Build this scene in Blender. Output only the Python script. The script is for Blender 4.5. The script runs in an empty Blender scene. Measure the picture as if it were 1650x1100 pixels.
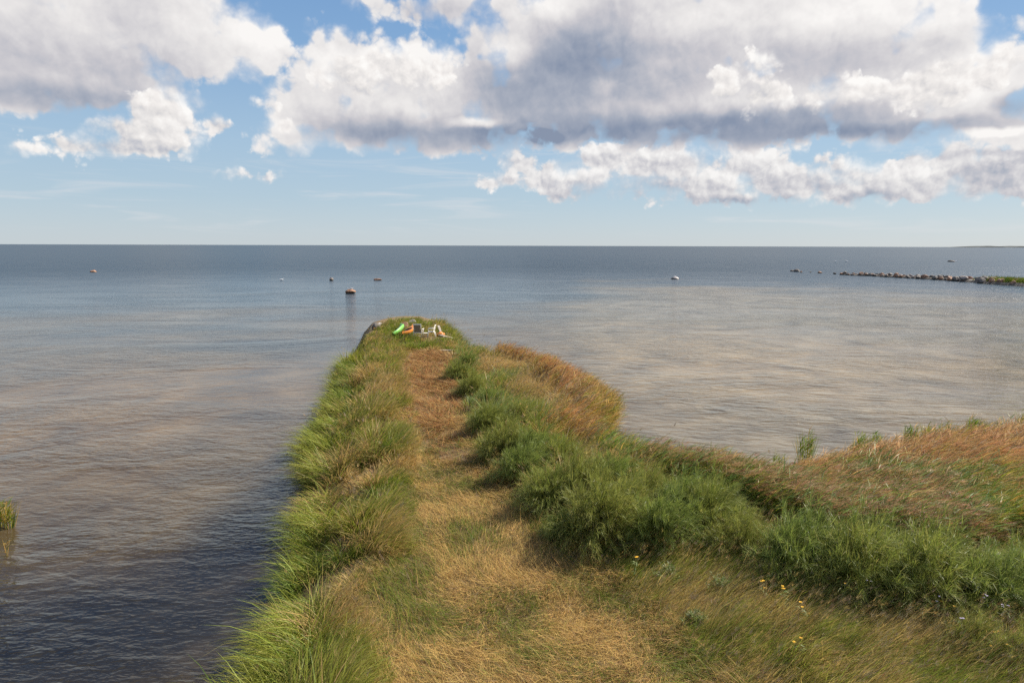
import bpy, bmesh, math, random
import numpy as np
from mathutils import Vector, Matrix, Euler

sc = bpy.context.scene
R = math.radians
rng = np.random.default_rng(7)
random.seed(7)

# ------------------------------------------------------------------ camera
CAM_H = 5.6                    # eye height above the water, on an observation platform
PITCH = R(7.98)                # looking slightly down
F = 1100.0                     # focal length in photo pixels (24 mm on full frame)
ROLL = R(0.17)
cam_d = bpy.data.cameras.new('camera')
cam = bpy.data.objects.new('camera', cam_d)
sc.collection.objects.link(cam)
cam_d.sensor_width = 36.0
cam_d.lens = 24.0
cam_d.clip_start = 0.1
cam_d.clip_end = 60000
cam.location = (0, 0, CAM_H)
MROT = (Matrix.Rotation(R(90) - PITCH, 3, 'X') @ Matrix.Rotation(ROLL, 3, 'Z'))
cam.rotation_euler = MROT.to_euler()
sc.camera = cam


def ray(px, py):
    """World direction seen at a pixel of the 1650 x 1100 photograph."""
    return (MROT @ Vector((px - 825.0, 550.0 - py, -F))).normalized()


def at(px, py, z=0.0):
    """Where that line of sight meets the height z."""
    d = ray(px, py)
    t = (z - CAM_H) / d.z
    return Vector((d.x * t, d.y * t, z))


def at_dist(px, py, y):
    d = ray(px, py)
    t = y / d.y
    return Vector((d.x * t, y, CAM_H + d.z * t))


# ------------------------------------------------------------------ sun and sky
SUN_AZ, SUN_EL = R(64), R(40)   # to the right of the view, clockwise from +Y
sd = Vector((math.sin(SUN_AZ) * math.cos(SUN_EL), math.cos(SUN_AZ) * math.cos(SUN_EL), math.sin(SUN_EL)))
sun_d = bpy.data.lights.new('sun', 'SUN')
sun_d.energy = 5.0
sun_d.angle = R(0.53)
sun_d.color = (1.0, 0.93, 0.82)
sun = bpy.data.objects.new('sun', sun_d)
sun.rotation_euler = sd.to_track_quat('Z', 'Y').to_euler()
sun.location = (20, 10, 40)
sc.collection.objects.link(sun)

world = bpy.data.worlds.new('World')
sc.world = world
world.use_nodes = True
WT = world.node_tree
WT.nodes.clear()


class G:
    """Small helper that writes math nodes into a node tree."""
    def __init__(s, tree): s.t = tree
    def _in(s, sock, v):
        if isinstance(v, bpy.types.NodeSocket): s.t.links.new(v, sock)
        else: sock.default_value = v
    def m(s, op, a, b=0.0, c=0.0, clamp=False):
        n = s.t.nodes.new('ShaderNodeMath'); n.operation = op; n.use_clamp = clamp
        for i, v in enumerate((a, b, c)): s._in(n.inputs[i], v)
        return n.outputs[0]
    def v(s, op, a, b=(0, 0, 0), c=(0, 0, 0)):
        n = s.t.nodes.new('ShaderNodeVectorMath'); n.operation = op
        s._in(n.inputs[0], a)
        if op not in ('LENGTH', 'NORMALIZE'):
            if op == 'SCALE': s._in(n.inputs[3], b)
            else:
                s._in(n.inputs[1], b)
                if op == 'MULTIPLY_ADD': s._in(n.inputs[2], c)
        return n.outputs['Value'] if op in ('LENGTH', 'DOT_PRODUCT') else n.outputs['Vector']
    def sstep(s, x, a, b, lo=0.0, hi=1.0, kind='SMOOTHSTEP'):
        n = s.t.nodes.new('ShaderNodeMapRange'); n.interpolation_type = kind
        for i, v in enumerate((x, a, b, lo, hi)): s._in(n.inputs[i], v)
        return n.outputs[0]
    def comb(s, x, y, z=0.0):
        n = s.t.nodes.new('ShaderNodeCombineXYZ')
        for i, v in enumerate((x, y, z)): s._in(n.inputs[i], v)
        return n.outputs[0]
    def sep(s, v):
        n = s.t.nodes.new('ShaderNodeSeparateXYZ'); s._in(n.inputs[0], v); return n.outputs
    def noise(s, vec, scale, detail=3.0, rough=0.5, dist=0.0, dim='3D', color=False, lac=2.0):
        n = s.t.nodes.new('ShaderNodeTexNoise'); n.noise_dimensions = dim
        s._in(n.inputs['Vector'], vec)
        n.inputs['Scale'].default_value = scale; n.inputs['Detail'].default_value = detail
        n.inputs['Roughness'].default_value = rough; n.inputs['Distortion'].default_value = dist
        n.inputs['Lacunarity'].default_value = lac
        return n.outputs['Color' if color else 'Fac']
    def voro(s, vec, scale, detail=2.0, rough=0.5, lac=2.2, dim='2D', feature='F1', rand=1.0):
        n = s.t.nodes.new('ShaderNodeTexVoronoi'); n.voronoi_dimensions = dim; n.feature = feature
        s._in(n.inputs['Vector'], vec)
        n.inputs['Scale'].default_value = scale; n.inputs['Detail'].default_value = detail
        n.inputs['Roughness'].default_value = rough; n.inputs['Lacunarity'].default_value = lac
        n.inputs['Randomness'].default_value = rand
        return n.outputs['Distance']
    def mix(s, fac, a, b, blend='MIX'):
        n = s.t.nodes.new('ShaderNodeMix'); n.data_type = 'RGBA'; n.blend_type = blend
        s._in(n.inputs[0], fac)
        for sock, v in ((n.inputs[6], a), (n.inputs[7], b)):
            if isinstance(v, tuple) and len(v) == 3: v = (*v, 1.0)
            s._in(sock, v)
        return n.outputs[2]
    def ramp(s, fac, stops, interp='LINEAR'):
        n = s.t.nodes.new('ShaderNodeValToRGB'); n.color_ramp.interpolation = interp
        s._in(n.inputs[0], fac)
        el = n.color_ramp.elements
        while len(el) < len(stops): el.new(0.5)
        for e, (p, c) in zip(el, stops):
            e.position = p; e.color = (*c, 1.0) if len(c) == 3 else c
        return n.outputs['Color']


def srgb(r, g, b):
    f = lambda c: (c / 255 / 12.92) if c <= 10 else ((c / 255 + 0.055) / 1.055) ** 2.4
    return (f(r), f(g), f(b))


def sky_xy(px, py):
    """Azimuth and elevation, in units of about one photo pixel."""
    d = ray(px, py)
    return math.atan2(d.x, d.y) * F, math.asin(d.z) * F


def build_sky():
    g = G(WT)
    geo = WT.nodes.new('ShaderNodeTexCoord').outputs['Generated']
    dirn = g.v('NORMALIZE', geo)
    x, y, z = g.sep(dirn)
    az = g.m('MULTIPLY', g.m('ARCTAN2', x, y), F)
    el = g.m('MULTIPLY', g.m('ARCSINE', z), F)
    S0 = g.comb(az, el)
    NR = g.comb(g.m('MULTIPLY_ADD', az, 0.83, g.m('MULTIPLY', el, 0.56)), g.m('MULTIPLY_ADD', el, 0.83, g.m('MULTIPLY', az, -0.56)))   # turned, so that no lattice shows upright
    # ragged edges: warp at two sizes
    w1 = g.v('SUBTRACT', g.noise(S0, 1 / 95.0, 4.0, 0.55, dim='2D', color=True), (0.5, 0.5, 0.5))
    S = g.v('MULTIPLY_ADD', w1, (44, 30, 0), S0)
    w2 = g.v('SUBTRACT', g.noise(S0, 1 / 17.0, 3.0, 0.6, dim='2D', color=True), (0.5, 0.5, 0.5))
    SB = g.v('MULTIPLY_ADD', w2, (6, 6, 0), S0)
    SB = g.v('MULTIPLY_ADD', w1, (14, 11, 0), SB)

    def ell(e):
        cx, cy, rx, ry = e[:4]
        X, Y = sky_xy(cx, cy)
        X2, _ = sky_xy(cx + 1, cy)
        _, Y2 = sky_xy(cx, cy - 1)
        return X, Y, rx * abs(X2 - X), ry * abs(Y2 - Y)

    def field(vec, es, k=9.0):
        acc = None
        for e in es:
            X, Y, rx, ry = ell(e)
            q = g.v('MULTIPLY_ADD', vec, (1 / rx, 1 / ry, 0), (-X / rx, -Y / ry, 0))
            s = min(rx, ry, 70.0)
            d = g.m('MULTIPLY_ADD', g.v('LENGTH', q), -s, s)
            acc = d if acc is None else g.m('SMOOTH_MAX', acc, d, k)
        return acc

    def tone(vec, es):
        acc = 0.0
        for e in es:
            X, Y, rx, ry = ell(e)
            q = g.v('MULTIPLY_ADD', vec, (1 / rx, 1 / ry, 0), (-X / rx, -Y / ry, 0))
            acc = g.m('ADD', g.sstep(g.v('LENGTH', q), 1.35, 0.25, 0.0, e[4]), acc)
        return acc

    def billow(vec, size, soft):
        a = g.voro(vec, 1.0 / size, 3.0, 0.52, 2.15)
        b = g.noise(g.v('MULTIPLY_ADD', g.v('SUBTRACT', vec, S0), (1, 1, 0), NR), 1.0 / (size * 0.55), 4.0, 0.52, 0.6, dim='2D', lac=2.17)
        return g.m('ADD', g.m('MULTIPLY', a, -(1 - soft)), g.m('MULTIPLY', b, soft * 1.6))

    def layer(es, tones, size, amp, edge, cols, base, kE, kB, soft=0.35, bias=3.0):
        E = field(S, es)
        b0 = billow(SB, size, soft)
        b1 = billow(g.v('ADD', SB, (size * 0.10, size * 0.13, 0)), size, soft)
        H = g.m('MULTIPLY_ADD', g.m('ADD', b0, 0.22), amp, E)
        edge_n = g.noise(S0, 1 / 60.0, 2.0, 0.5, dim='2D')
        ew = g.m('MULTIPLY_ADD', g.sstep(edge_n, 0.42, 0.68), edge * 2.6, edge)
        alpha = g.m('DIVIDE', g.m('ADD', H, bias), ew, clamp=True)
        alpha = g.sstep(alpha, 0.0, 1.0)
        t = g.m('MULTIPLY_ADD', E, kE, base)
        t = g.m('MULTIPLY_ADD', g.m('SUBTRACT', b0, b1), kB, t)
        big = g.m('SUBTRACT', g.noise(NR, 1 / 80.0, 3.0, 0.5, 0.8, dim='2D', lac=2.23), 0.5)
        t = g.m('MULTIPLY_ADD', big, 0.35, t)
        t = g.m('ADD', t, tone(S, tones))
        return alpha, g.ramp(t, cols)

    K = 6.0    # cloud radiance in the same unit as the Sky Texture (background strength 0.1)
    def C(r, gg, b, k=1.0):
        c = srgb(r, gg, b); return tuple(v * k for v in c)
    grey = [(0.0, C(136, 148, 170)), (0.25, C(168, 174, 188)), (0.5, C(203, 201, 206)), (0.75, C(232, 229, 228)), (1.0, C(252, 249, 246))]
    white = [(0.0, C(165, 171, 186)), (0.25, C(198, 199, 206)), (0.5, C(226, 223, 222)), (0.75, C(244, 240, 237)), (1.0, C(255, 253, 250))]

    far = [(985, 258, 66, 26), (920, 292, 70, 30), (1080, 268, 90, 34), (1210, 268, 72, 34), (1130, 300, 180, 22), (1380, 282, 55, 28), (1330, 302, 110, 22),
           (1480, 292, 120, 34), (1610, 285, 110, 42), (1560, 255, 160, 18), (798, 292, 34, 13), (832, 262, 24, 18), (1200, 318, 110, 10), (1430, 268, 30, 18),
           (400, 281, 24, 5), (880, 284, 30, 22), (1260, 290, 120, 30), (1420, 300, 80, 24)]
    far_t = [(1180, 325, 120, 12, -0.42), (1400, 318, 60, 14, -0.36), (1600, 300, 120, 40, -0.2), (950, 318, 90, 16, -0.3), (1060, 310, 60, 20, -0.2), (1290, 300, 60, 16, -0.15),
             (985, 240, 60, 12, 0.22), (1090, 245, 60, 14, 0.22), (1215, 245, 60, 16, 0.25), (1385, 266, 40, 16, 0.28), (920, 280, 50, 14, 0.22), (1150, 285, 60, 12, 0.15), (1480, 272, 60, 12, 0.2), (1600, 250, 60, 10, -0.2)]
    main = [(50, 60, 240, 118), (250, 40, 190, 92), (395, 72, 92, 44), (20, 110, 150, 70), (190, 135, 120, 46), (120, 100, 100, 60), (330, 20, 60, 50),
            (565, 115, 100, 48), (665, 112, 78, 38), (520, 172, 85, 48), (620, 190, 170, 54), (735, 205, 110, 42), (490, 222, 70, 24), (560, 62, 30, 8), (500, 62, 30, 8),
            (700, 12, 90, 24), (810, 62, 62, 38), (760, 36, 30, 12), (860, 30, 80, 60), (900, 110, 120, 110), (1050, 150, 230, 80), (1250, 180, 300, 46), (1450, 140, 170, 85),
            (1340, 50, 220, 100), (1190, 20, 220, 90), (1030, 20, 170, 90), (1500, 70, 80, 90), (1585, 125, 60, 60), (1620, 195, 90, 40), (1450, 205, 250, 22), (1130, 205, 200, 22),
            (872, 217, 28, 11), (790, 150, 80, 60), (700, 158, 90, 56), (635, 135, 80, 50), (245, 108, 80, 36), (1050, 75, 130, 70), (800, 196, 90, 30), (1250, 206, 330, 28), (960, 205, 120, 28), (770, 195, 60, 16), (1652, 38, 10, 6)]
    main_t = [(880, 140, 150, 90, -0.50), (960, 60, 90, 70, -0.30), (1130, 208, 360, 36, -0.66), (700, 222, 180, 34, -0.52), (570, 205, 120, 30, -0.22), (110, 165, 200, 36, -0.46), (60, 95, 220, 60, -0.20), (260, 120, 110, 40, -0.16), (1450, 212, 230, 18, -0.42),
              (1300, 95, 170, 50, -0.30), (1640, 165, 50, 22, -0.55), (1420, 25, 200, 50, 0.30), (430, 50, 60, 40, 0.30), (330, 30, 80, 40, 0.12), (670, 95, 80, 22, 0.40), (545, 100, 60, 26, 0.25),
              (1060, 110, 110, 60, -0.26), (820, 80, 40, 26, 0.34), (700, 20, 90, 26, -0.22), (870, 218, 34, 14, -0.75), (1580, 110, 60, 50, 0.32), (1500, 170, 100, 20, 0.12), (1160, 20, 120, 36, 0.12), (770, 196, 46, 11, 0.55),
              (1600, 215, 60, 9, 0.45), (900, 10, 60, 24, 0.22), (455, 205, 40, 12, 0.2), (1130, 75, 60, 30, -0.12), (965, 140, 24, 16, 0.2)]
    front = [(262, 178, 52, 42), (275, 150, 34, 24), (250, 222, 92, 34), (300, 240, 40, 20), (170, 236, 90, 20), (190, 205, 50, 20), (100, 232, 34, 15), (70, 246, 60, 11), (345, 203, 22, 14), (430, 170, 20, 15), (398, 250, 17, 7), (465, 205, 28, 12),
             (1170, 128, 48, 22), (1225, 108, 30, 28), (1240, 150, 40, 24), (1330, 148, 46, 26), (1395, 140, 50, 24), (1445, 155, 36, 16), (1500, 140, 60, 40), (1590, 115, 44, 40), (1300, 168, 80, 12), (560, 120, 60, 36), (640, 112, 80, 30), (700, 118, 36, 28)]
    front_t = [(200, 238, 110, 16, -0.42), (180, 205, 50, 20, -0.22), (240, 200, 50, 30, -0.10), (1190, 152, 60, 14, -0.34), (345, 205, 26, 18, -0.22), (560, 155, 80, 16, -0.25), (650, 150, 80, 12, -0.30), (1320, 180, 140, 12, -0.34), (300, 165, 24, 20, 0.2), (320, 235, 30, 30, 0.2),
               (1235, 95, 30, 16, 0.2), (1400, 125, 50, 10, 0.2), (430, 176, 20, 12, -0.15)]

    nish = WT.nodes.new('ShaderNodeTexSky')
    nish.sky_type = 'NISHITA'; nish.sun_disc = False
    nish.sun_elevation = SUN_EL; nish.sun_rotation = SUN_AZ
    nish.air_density = 1.0; nish.dust_density = 0.6; nish.ozone_density = 1.6
    sky = nish.outputs[0]

    # the sky over and behind the camera: scattered cumulus on a flat layer 1200 m up
    zc = g.m('MAXIMUM', z, 0.05)
    P = g.comb(g.m('DIVIDE', x, zc), g.m('DIVIDE', y, zc))
    n1 = g.noise(P, 0.62, 6.0, 0.55, 0.3, dim='2D')
    cov = g.sstep(n1, 0.47, 0.60)
    ovc = g.ramp(g.noise(P, 1.1, 4.0, 0.5, dim='2D'), [(0.25, C(170, 170, 176)), (0.5, C(216, 211, 207)), (0.7, C(250, 246, 240))])
    grad = g.ramp(g.m('MULTIPLY', z, 1.0), [(0.0, srgb(196, 207, 214)), (0.03, srgb(186, 203, 215)), (0.065, srgb(175, 198, 215)), (0.14, srgb(162, 191, 216)),
                  (0.26, srgb(130, 169, 210)), (0.5, srgb(84, 132, 195)), (1.0, srgb(52, 98, 175))])
    sky = g.mix(0.9, sky, g.v('SCALE', grad, K))
    wisp = g.noise(g.v('MULTIPLY', S0, (1 / 260.0, 1 / 22.0, 0)), 1.0, 4.0, 0.6, 0.5, dim='2D')
    wm = g.m('MULTIPLY', g.sstep(wisp, 0.50, 0.80, 0.0, 0.45), g.m('MULTIPLY', g.sstep(el, 8.0, 40.0), g.sstep(el, 190.0, 90.0)))
    sky = g.mix(wm, sky, g.v('SCALE', C(226, 226, 228), K))
    col = sky
    aF, cF = layer(far, far_t, 44.0, 24.0, 8.0, grey, 0.76, -0.006, 0.62, 0.28, 8.0)
    aM, cM = layer(main, main_t, 58.0, 36.0, 13.0, grey, 0.785, -0.0020, 0.22, 0.34, 12.0)
    aW, cW = layer(front, front_t, 46.0, 26.0, 8.0, white, 0.76, -0.004, 0.75, 0.28, 6.0)
    SCL = g.v('SCALE', cF, K); col = g.mix(g.m('MULTIPLY', aF, 0.93), col, SCL)
    SCL = g.v('SCALE', cM, K); col = g.mix(g.m('MULTIPLY', aM, 0.98), col, SCL)
    SCL = g.v('SCALE', cW, K); col = g.mix(g.m('MULTIPLY', aW, 0.97), col, SCL)
    over = g.mix(g.m('MULTIPLY', cov, 0.95), sky, g.v('SCALE', ovc, K))
    clear = g.v('LENGTH', g.v('MULTIPLY', g.v('SUBTRACT', S0, (F * R(-30), F * R(34), 0)), (1 / (F * R(24)), 1 / (F * R(13)), 0)))
    over = g.mix(g.sstep(clear, 1.15, 0.7), over, sky)
    up = g.sstep(el, F * R(20.0), F * R(25.0))
    behind = g.sstep(y, 0.62, 0.45)
    up = g.m('MAXIMUM', up, behind)
    col = g.mix(up, col, over)
    bg = WT.nodes.new('ShaderNodeBackground'); bg.inputs['Strength'].default_value = 0.1
    WT.links.new(col, bg.inputs['Color'])
    out = WT.nodes.new('ShaderNodeOutputWorld')
    WT.links.new(bg.outputs[0], out.inputs['Surface'])


build_sky()
world.cycles.sampling_method = 'NONE'

vs = sc.view_settings
vs.view_transform = 'Standard'
try: vs.look = 'None'
except TypeError: pass
vs.gamma = 1.0
vs.exposure = 0.735
vs.use_curve_mapping = False
sc.display_settings.display_device = 'sRGB'


# ------------------------------------------------------------------ object helpers
def link(o):
    sc.collection.objects.link(o); return o


def tag(o, label=None, cat=None, group=None, kind=None):
    if label: o['label'] = label
    if cat: o['category'] = cat
    if group: o['group'] = group
    if kind: o['kind'] = kind
    return o


def empty(name, loc, rz=0.0, s=1.0):
    o = bpy.data.objects.new(name, None)
    o.empty_display_size = 0.2
    o.location = loc; o.rotation_euler = (0, 0, rz); o.scale = (s, s, s)
    return link(o)


def new_mat(name):
    m = bpy.data.materials.new(name); m.use_nodes = True
    nt = m.node_tree; nt.nodes.clear()
    out = nt.nodes.new('ShaderNodeOutputMaterial')
    return m, nt, G(nt), out


def principled(nt, out, **kw):
    p = nt.nodes.new('ShaderNodeBsdfPrincipled')
    for k, v in kw.items():
        s = p.inputs[k]
        if isinstance(v, bpy.types.NodeSocket): nt.links.new(v, s)
        else: s.default_value = (*v, 1.0) if isinstance(v, tuple) and len(v) == 3 else v
    nt.links.new(p.outputs[0], out.inputs[0])
    return p


def bump(nt, h, strength, dist):
    b = nt.nodes.new('ShaderNodeBump')
    b.inputs['Strength'].default_value = strength; b.inputs['Distance'].default_value = dist
    nt.links.new(h, b.inputs['Height'])
    return b.outputs[0]


# ------------------------------------------------------------------ numeric helpers
def hash2(i, j, seed):
    n = (i.astype(np.int64) * 374761393 + j.astype(np.int64) * 668265263 + seed * 974634777) & 0xffffffff
    n = ((n ^ (n >> 13)) * 1274126177) & 0xffffffff
    return ((n ^ (n >> 16)) & 0xffff) / 65535.0


def vnoise(x, y, seed=0):
    i = np.floor(x); j = np.floor(y); fx = x - i; fy = y - j
    fx = fx * fx * (3 - 2 * fx); fy = fy * fy * (3 - 2 * fy)
    a = hash2(i, j, seed); b = hash2(i + 1, j, seed); c = hash2(i, j + 1, seed); d = hash2(i + 1, j + 1, seed)
    return a + (b - a) * fx + (c - a) * fy + (a - b - c + d) * fx * fy


def fbm(x, y, seed=0, oct=4, rough=0.5):
    s = 0.0; a = 1.0; t = 0.0
    for k in range(oct):
        s = s + a * vnoise(x * 2 ** k + 17.3 * k, y * 2 ** k - 9.1 * k, seed + k); t += a; a *= rough
    return s / t


def inside(P, poly):
    x, y = P[:, 0], P[:, 1]
    r = np.zeros(len(P), bool)
    n = len(poly)
    for i in range(n):
        x1, y1 = poly[i]; x2, y2 = poly[(i + 1) % n]
        c = ((y1 > y) != (y2 > y)) & (x < (x2 - x1) * (y - y1) / (y2 - y1 + 1e-12) + x1)
        r ^= c
    return r


def edge_dist(P, poly, closed=True):
    d = np.full(len(P), 1e9)
    n = len(poly)
    for i in range(n if closed else n - 1):
        a = np.array(poly[i]); b = np.array(poly[(i + 1) % n]); ab = b - a
        t = np.clip(((P - a) @ ab) / (ab @ ab + 1e-12), 0, 1)
        q = a + t[:, None] * ab
        d = np.minimum(d, np.hypot(P[:, 0] - q[:, 0], P[:, 1] - q[:, 1]))
    return d


def sdf(P, poly):
    return np.where(inside(P, poly), 1.0, -1.0) * edge_dist(P, poly)


def W(pts, z):
    return [tuple(at(px, py, z).xy) for px, py in pts]


MI = np.array(MROT.inverted())


def to_px(P3):
    """Where world points stand in the photograph (used to sort roots into the plant zones)."""
    q = (P3 - np.array([0, 0, CAM_H])) @ MI.T
    return 825 + F * q[:, 0] / -q[:, 2], 550 - F * q[:, 1] / -q[:, 2]


def smooth(x, a, b):
    t = np.clip((x - a) / (b - a), 0, 1); return t * t * (3 - 2 * t)


# ------------------------------------------------------------------ shore and land
left_edge = W([(330, 1100), (372, 1035), (404, 955), (440, 900), (458, 850), (470, 800), (495, 750), (510, 695), (542, 660), (556, 620), (570, 580), (594, 545), (600, 531)], 0.15)
left_edge = [(x_ + float(np.interp(y_, [6, 9, 12, 20, 30, 36, 42], [0.90, 0.70, 0.42, 0.06, -0.15, -0.42, -0.5])), y_) for x_, y_ in left_edge]
tip_edge = W([(612, 523), (650, 520), (690, 520), (712, 526), (722, 533)], 0.15)
right_edge = W([(745, 545), (765, 552), (800, 556), (850, 566), (900, 583), (930, 598), (962, 616), (988, 634), (994, 656), (978, 676), (966, 692), (1000, 708), (1050, 728), (1100, 742), (1150, 755),
                (1200, 764)], 0.75) + W([(1260, 765), (1330, 752), (1400, 740), (1460, 727), (1530, 716), (1600, 710), (1660, 702), (1800, 688)], 0.42)
right_edge = [(x_ - 0.42 * float(np.interp(y_, [14, 19, 30, 36], [0, 1, 1, 0.3])), y_) for x_, y_ in right_edge]
LAND = [(left_edge[0][0] - 0.2, -8.0), (left_edge[0][0] - 0.2, 3.0)] + left_edge + tip_edge + right_edge + [(34.0, 24.0), (40.0, -8.0)]
PATH = W([(655, 566), (658, 620), (664, 680), (668, 740), (670, 800), (672, 850), (672, 890), (590, 925), (570, 985), (610, 1040), (650, 1110), (660, 1240), (1360, 1240), (1190, 1110), (1075, 1015), (1000, 945),
          (925, 890), (862, 850), (815, 812), (785, 768), (762, 720), (748, 680), (738, 640), (726, 600), (712, 566)], 0.6)


def land_h(P):
    d = sdf(P, LAND)
    n = fbm(P[:, 0] * 0.9, P[:, 1] * 0.9, 3, 4) - 0.5
    h = np.where(d > 0, 0.62 * smooth(d, -0.15, 1.5 - 0.85 * smooth(P[:, 1], 32, 36)) - 0.02, np.maximum(d * 0.45, -0.7) - 0.02)
    tip = smooth(P[:, 1], 33, 38)
    h = h + n * 0.16 * smooth(d, 0.2, 1.2) + 0.12 * tip * smooth(d, 0.2, 1.2)
    right = smooth(P[:, 0] - 0.20 * P[:, 1], 1.0, 3.5)
    h = h - 0.32 * right * smooth(d, 0.3, 1.5) * (1 - smooth(d, 3.0, 6.0))   # the reed side lies lower
    sp = sdf(P, PATH)
    h = h - 0.05 * smooth(sp, -0.2, 0.3)
    return h, d, sp


gx = np.arange(-14, 34.01, 0.16); gy = np.arange(-7, 50.01, 0.16)
GX, GY = np.meshgrid(gx, gy)
GP = np.stack([GX.ravel(), GY.ravel()], 1)
gh, gd, gsp = land_h(GP)


def ground_z(P):
    fx = (P[:, 0] - gx[0]) / 0.16; fy = (P[:, 1] - gy[0]) / 0.16
    i = np.clip(fx.astype(int), 0, len(gx) - 2); j = np.clip(fy.astype(int), 0, len(gy) - 2)
    fx -= i; fy -= j
    Hh = gh.reshape(GX.shape)
    return Hh[j, i] * (1 - fx) * (1 - fy) + Hh[j, i + 1] * fx * (1 - fy) + Hh[j + 1, i] * (1 - fx) * fy + Hh[j + 1, i + 1] * fx * fy


def gz(x, y):
    return float(ground_z(np.array([[x, y]]))[0])


def mesh_np(name, co, quads=None, tris=None, col=None, mat=None, smooth_shade=False):
    me = bpy.data.meshes.new(name)
    nq = 0 if quads is None else len(quads); ntr = 0 if tris is None else len(tris)
    me.vertices.add(len(co)); me.vertices.foreach_set('co', np.ascontiguousarray(co, np.float32).ravel())
    loops = np.concatenate([a.ravel() for a in (quads, tris) if a is not None]).astype(np.int32)
    me.loops.add(len(loops)); me.loops.foreach_set('vertex_index', loops)
    st = np.concatenate([np.arange(nq) * 4, nq * 4 + np.arange(ntr) * 3]).astype(np.int32)
    me.polygons.add(nq + ntr); me.polygons.foreach_set('loop_start', st)
    if smooth_shade: me.polygons.foreach_set('use_smooth', np.ones(nq + ntr, bool))
    else: me.polygons.foreach_set('use_smooth', np.zeros(nq + ntr, bool))
    if col is not None:
        a = me.color_attributes.new('tint', 'FLOAT_COLOR', 'POINT')
        c4 = np.ones((len(co), 4), np.float32); c4[:, :3] = col
        a.data.foreach_set('color', c4.ravel())
    me.update(calc_edges=True)
    if mat: me.materials.append(mat)
    return me


def obj_np(name, *a, parent=None, **k):
    o = bpy.data.objects.new(name, mesh_np(name, *a, **k))
    if parent: o.parent = parent
    return link(o)


# ground material: trampled brown soil, clippings and moss
m_ground, nt, g, out = new_mat('soil')
pos = nt.nodes.new('ShaderNodeNewGeometry').outputs['Position']
n1 = g.noise(pos, 0.8, 5, 0.6); n2 = g.noise(pos, 14.0, 4, 0.65)
c = g.ramp(n2, [(0.3, (0.075, 0.048, 0.024)), (0.5, (0.17, 0.11, 0.05)), (0.7, (0.30, 0.20, 0.09))])
c = g.mix(g.sstep(n1, 0.50, 0.66), c, g.mix(0.5, c, (0.10, 0.115, 0.03)))
principled(nt, out, **{'Base Color': c, 'Roughness': 0.95, 'Normal': bump(nt, n2, 0.8, 0.03)})
nx, ny = len(gx), len(gy)
ii = np.arange(nx * ny).reshape(ny, nx)
quads = np.stack([ii[:-1, :-1], ii[:-1, 1:], ii[1:, 1:], ii[1:, :-1]], -1).reshape(-1, 4)
tag(obj_np('ground', np.column_stack([GP, gh]), quads, mat=m_ground, smooth_shade=True), kind='structure')

# ------------------------------------------------------------------ water
m_water, nt, g, out = new_mat('water')
pos = nt.nodes.new('ShaderNodeNewGeometry').outputs['Position']
px_, py_, _ = g.sep(pos)


def rot2(v, ang, sx, sy):
    c_, s_ = math.cos(ang), math.sin(ang)
    x_, y_, _ = g.sep(v)
    return g.comb(g.m('MULTIPLY', g.m('ADD', g.m('MULTIPLY', x_, c_), g.m('MULTIPLY', y_, s_)), sx),
                  g.m('MULTIPLY', g.m('ADD', g.m('MULTIPLY', x_, -s_), g.m('MULTIPLY', y_, c_)), sy))


wv = rot2(pos, R(-11), 1.25, 3.0)
h1 = g.noise(wv, 1.0, 3, 0.5, 0.4, dim='2D')
h2 = g.noise(rot2(pos, R(7), 4.0, 8.5), 1.0, 2, 0.5, 0.3, dim='2D')
h3 = g.noise(rot2(pos, R(-25), 0.10, 0.28), 1.0, 2, 0.5, 0.0, dim='2D')
calm = g.noise(rot2(pos, R(4), 0.075, 0.15), 1.0, 4, 0.6, 0.8, dim='2D')


def patch(cx, cy, rx, ry, ang=0.0, lo=1.35, hi=0.35):
    # a soft edged area of the water, metres
    v_ = rot2(g.v('SUBTRACT', pos, (cx, cy, 0)), ang, 1 / rx, 1 / ry)
    wob = g.v('SUBTRACT', g.noise(pos, 0.11, 3, 0.55, color=True), (0.5, 0.5, 0.5))
    return g.sstep(g.v('LENGTH', g.v('MULTIPLY_ADD', wob, (1.3, 1.3, 0), v_)), lo, hi)


def px_patch(px, py, rx, ry, ang=0.0, **k):
    q = at(px, py, 0); return patch(q.x, q.y, rx, ry, ang, **k)


rad = g.m('SQRT', g.m('ADD', g.m('MULTIPLY', px_, px_), g.m('MULTIPLY', py_, py_)))
lee = g.m('MAXIMUM', px_patch(520, 590, 3.2, 12.0), px_patch(440, 620, 4.0, 5.0))       # sheltered slicks beside the bank
rough_w = g.m('MULTIPLY', g.sstep(calm, 0.34, 0.64, 0.5, 1.3), g.m('MULTIPLY_ADD', lee, -0.75, 1.0))
hh = g.m('ADD', g.m('MULTIPLY', h1, g.m('MULTIPLY', g.sstep(px_, 0.0, 5.0, 0.06, 0.135), g.sstep(rad, 8.0, 22.0, 0.6, 1.0))), g.m('ADD', g.m('MULTIPLY', h2, 0.026), g.m('ADD', g.m('MULTIPLY', h3, 0.06), g.m('MULTIPLY', g.noise(rot2(pos, R(-4), 6.0, 15.0), 1.0, 2, 0.5, 0.3, dim='2D'), 0.012))))
hh = g.m('MULTIPLY', hh, g.m('MULTIPLY', rough_w, g.sstep(rad, 90.0, 500.0, 1.0, 0.25)))
bn = nt.nodes.new('ShaderNodeBump'); bn.inputs['Strength'].default_value = 1.0; bn.inputs['Distance'].default_value = 1.0
nt.links.new(hh, bn.inputs['Height'])
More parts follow.
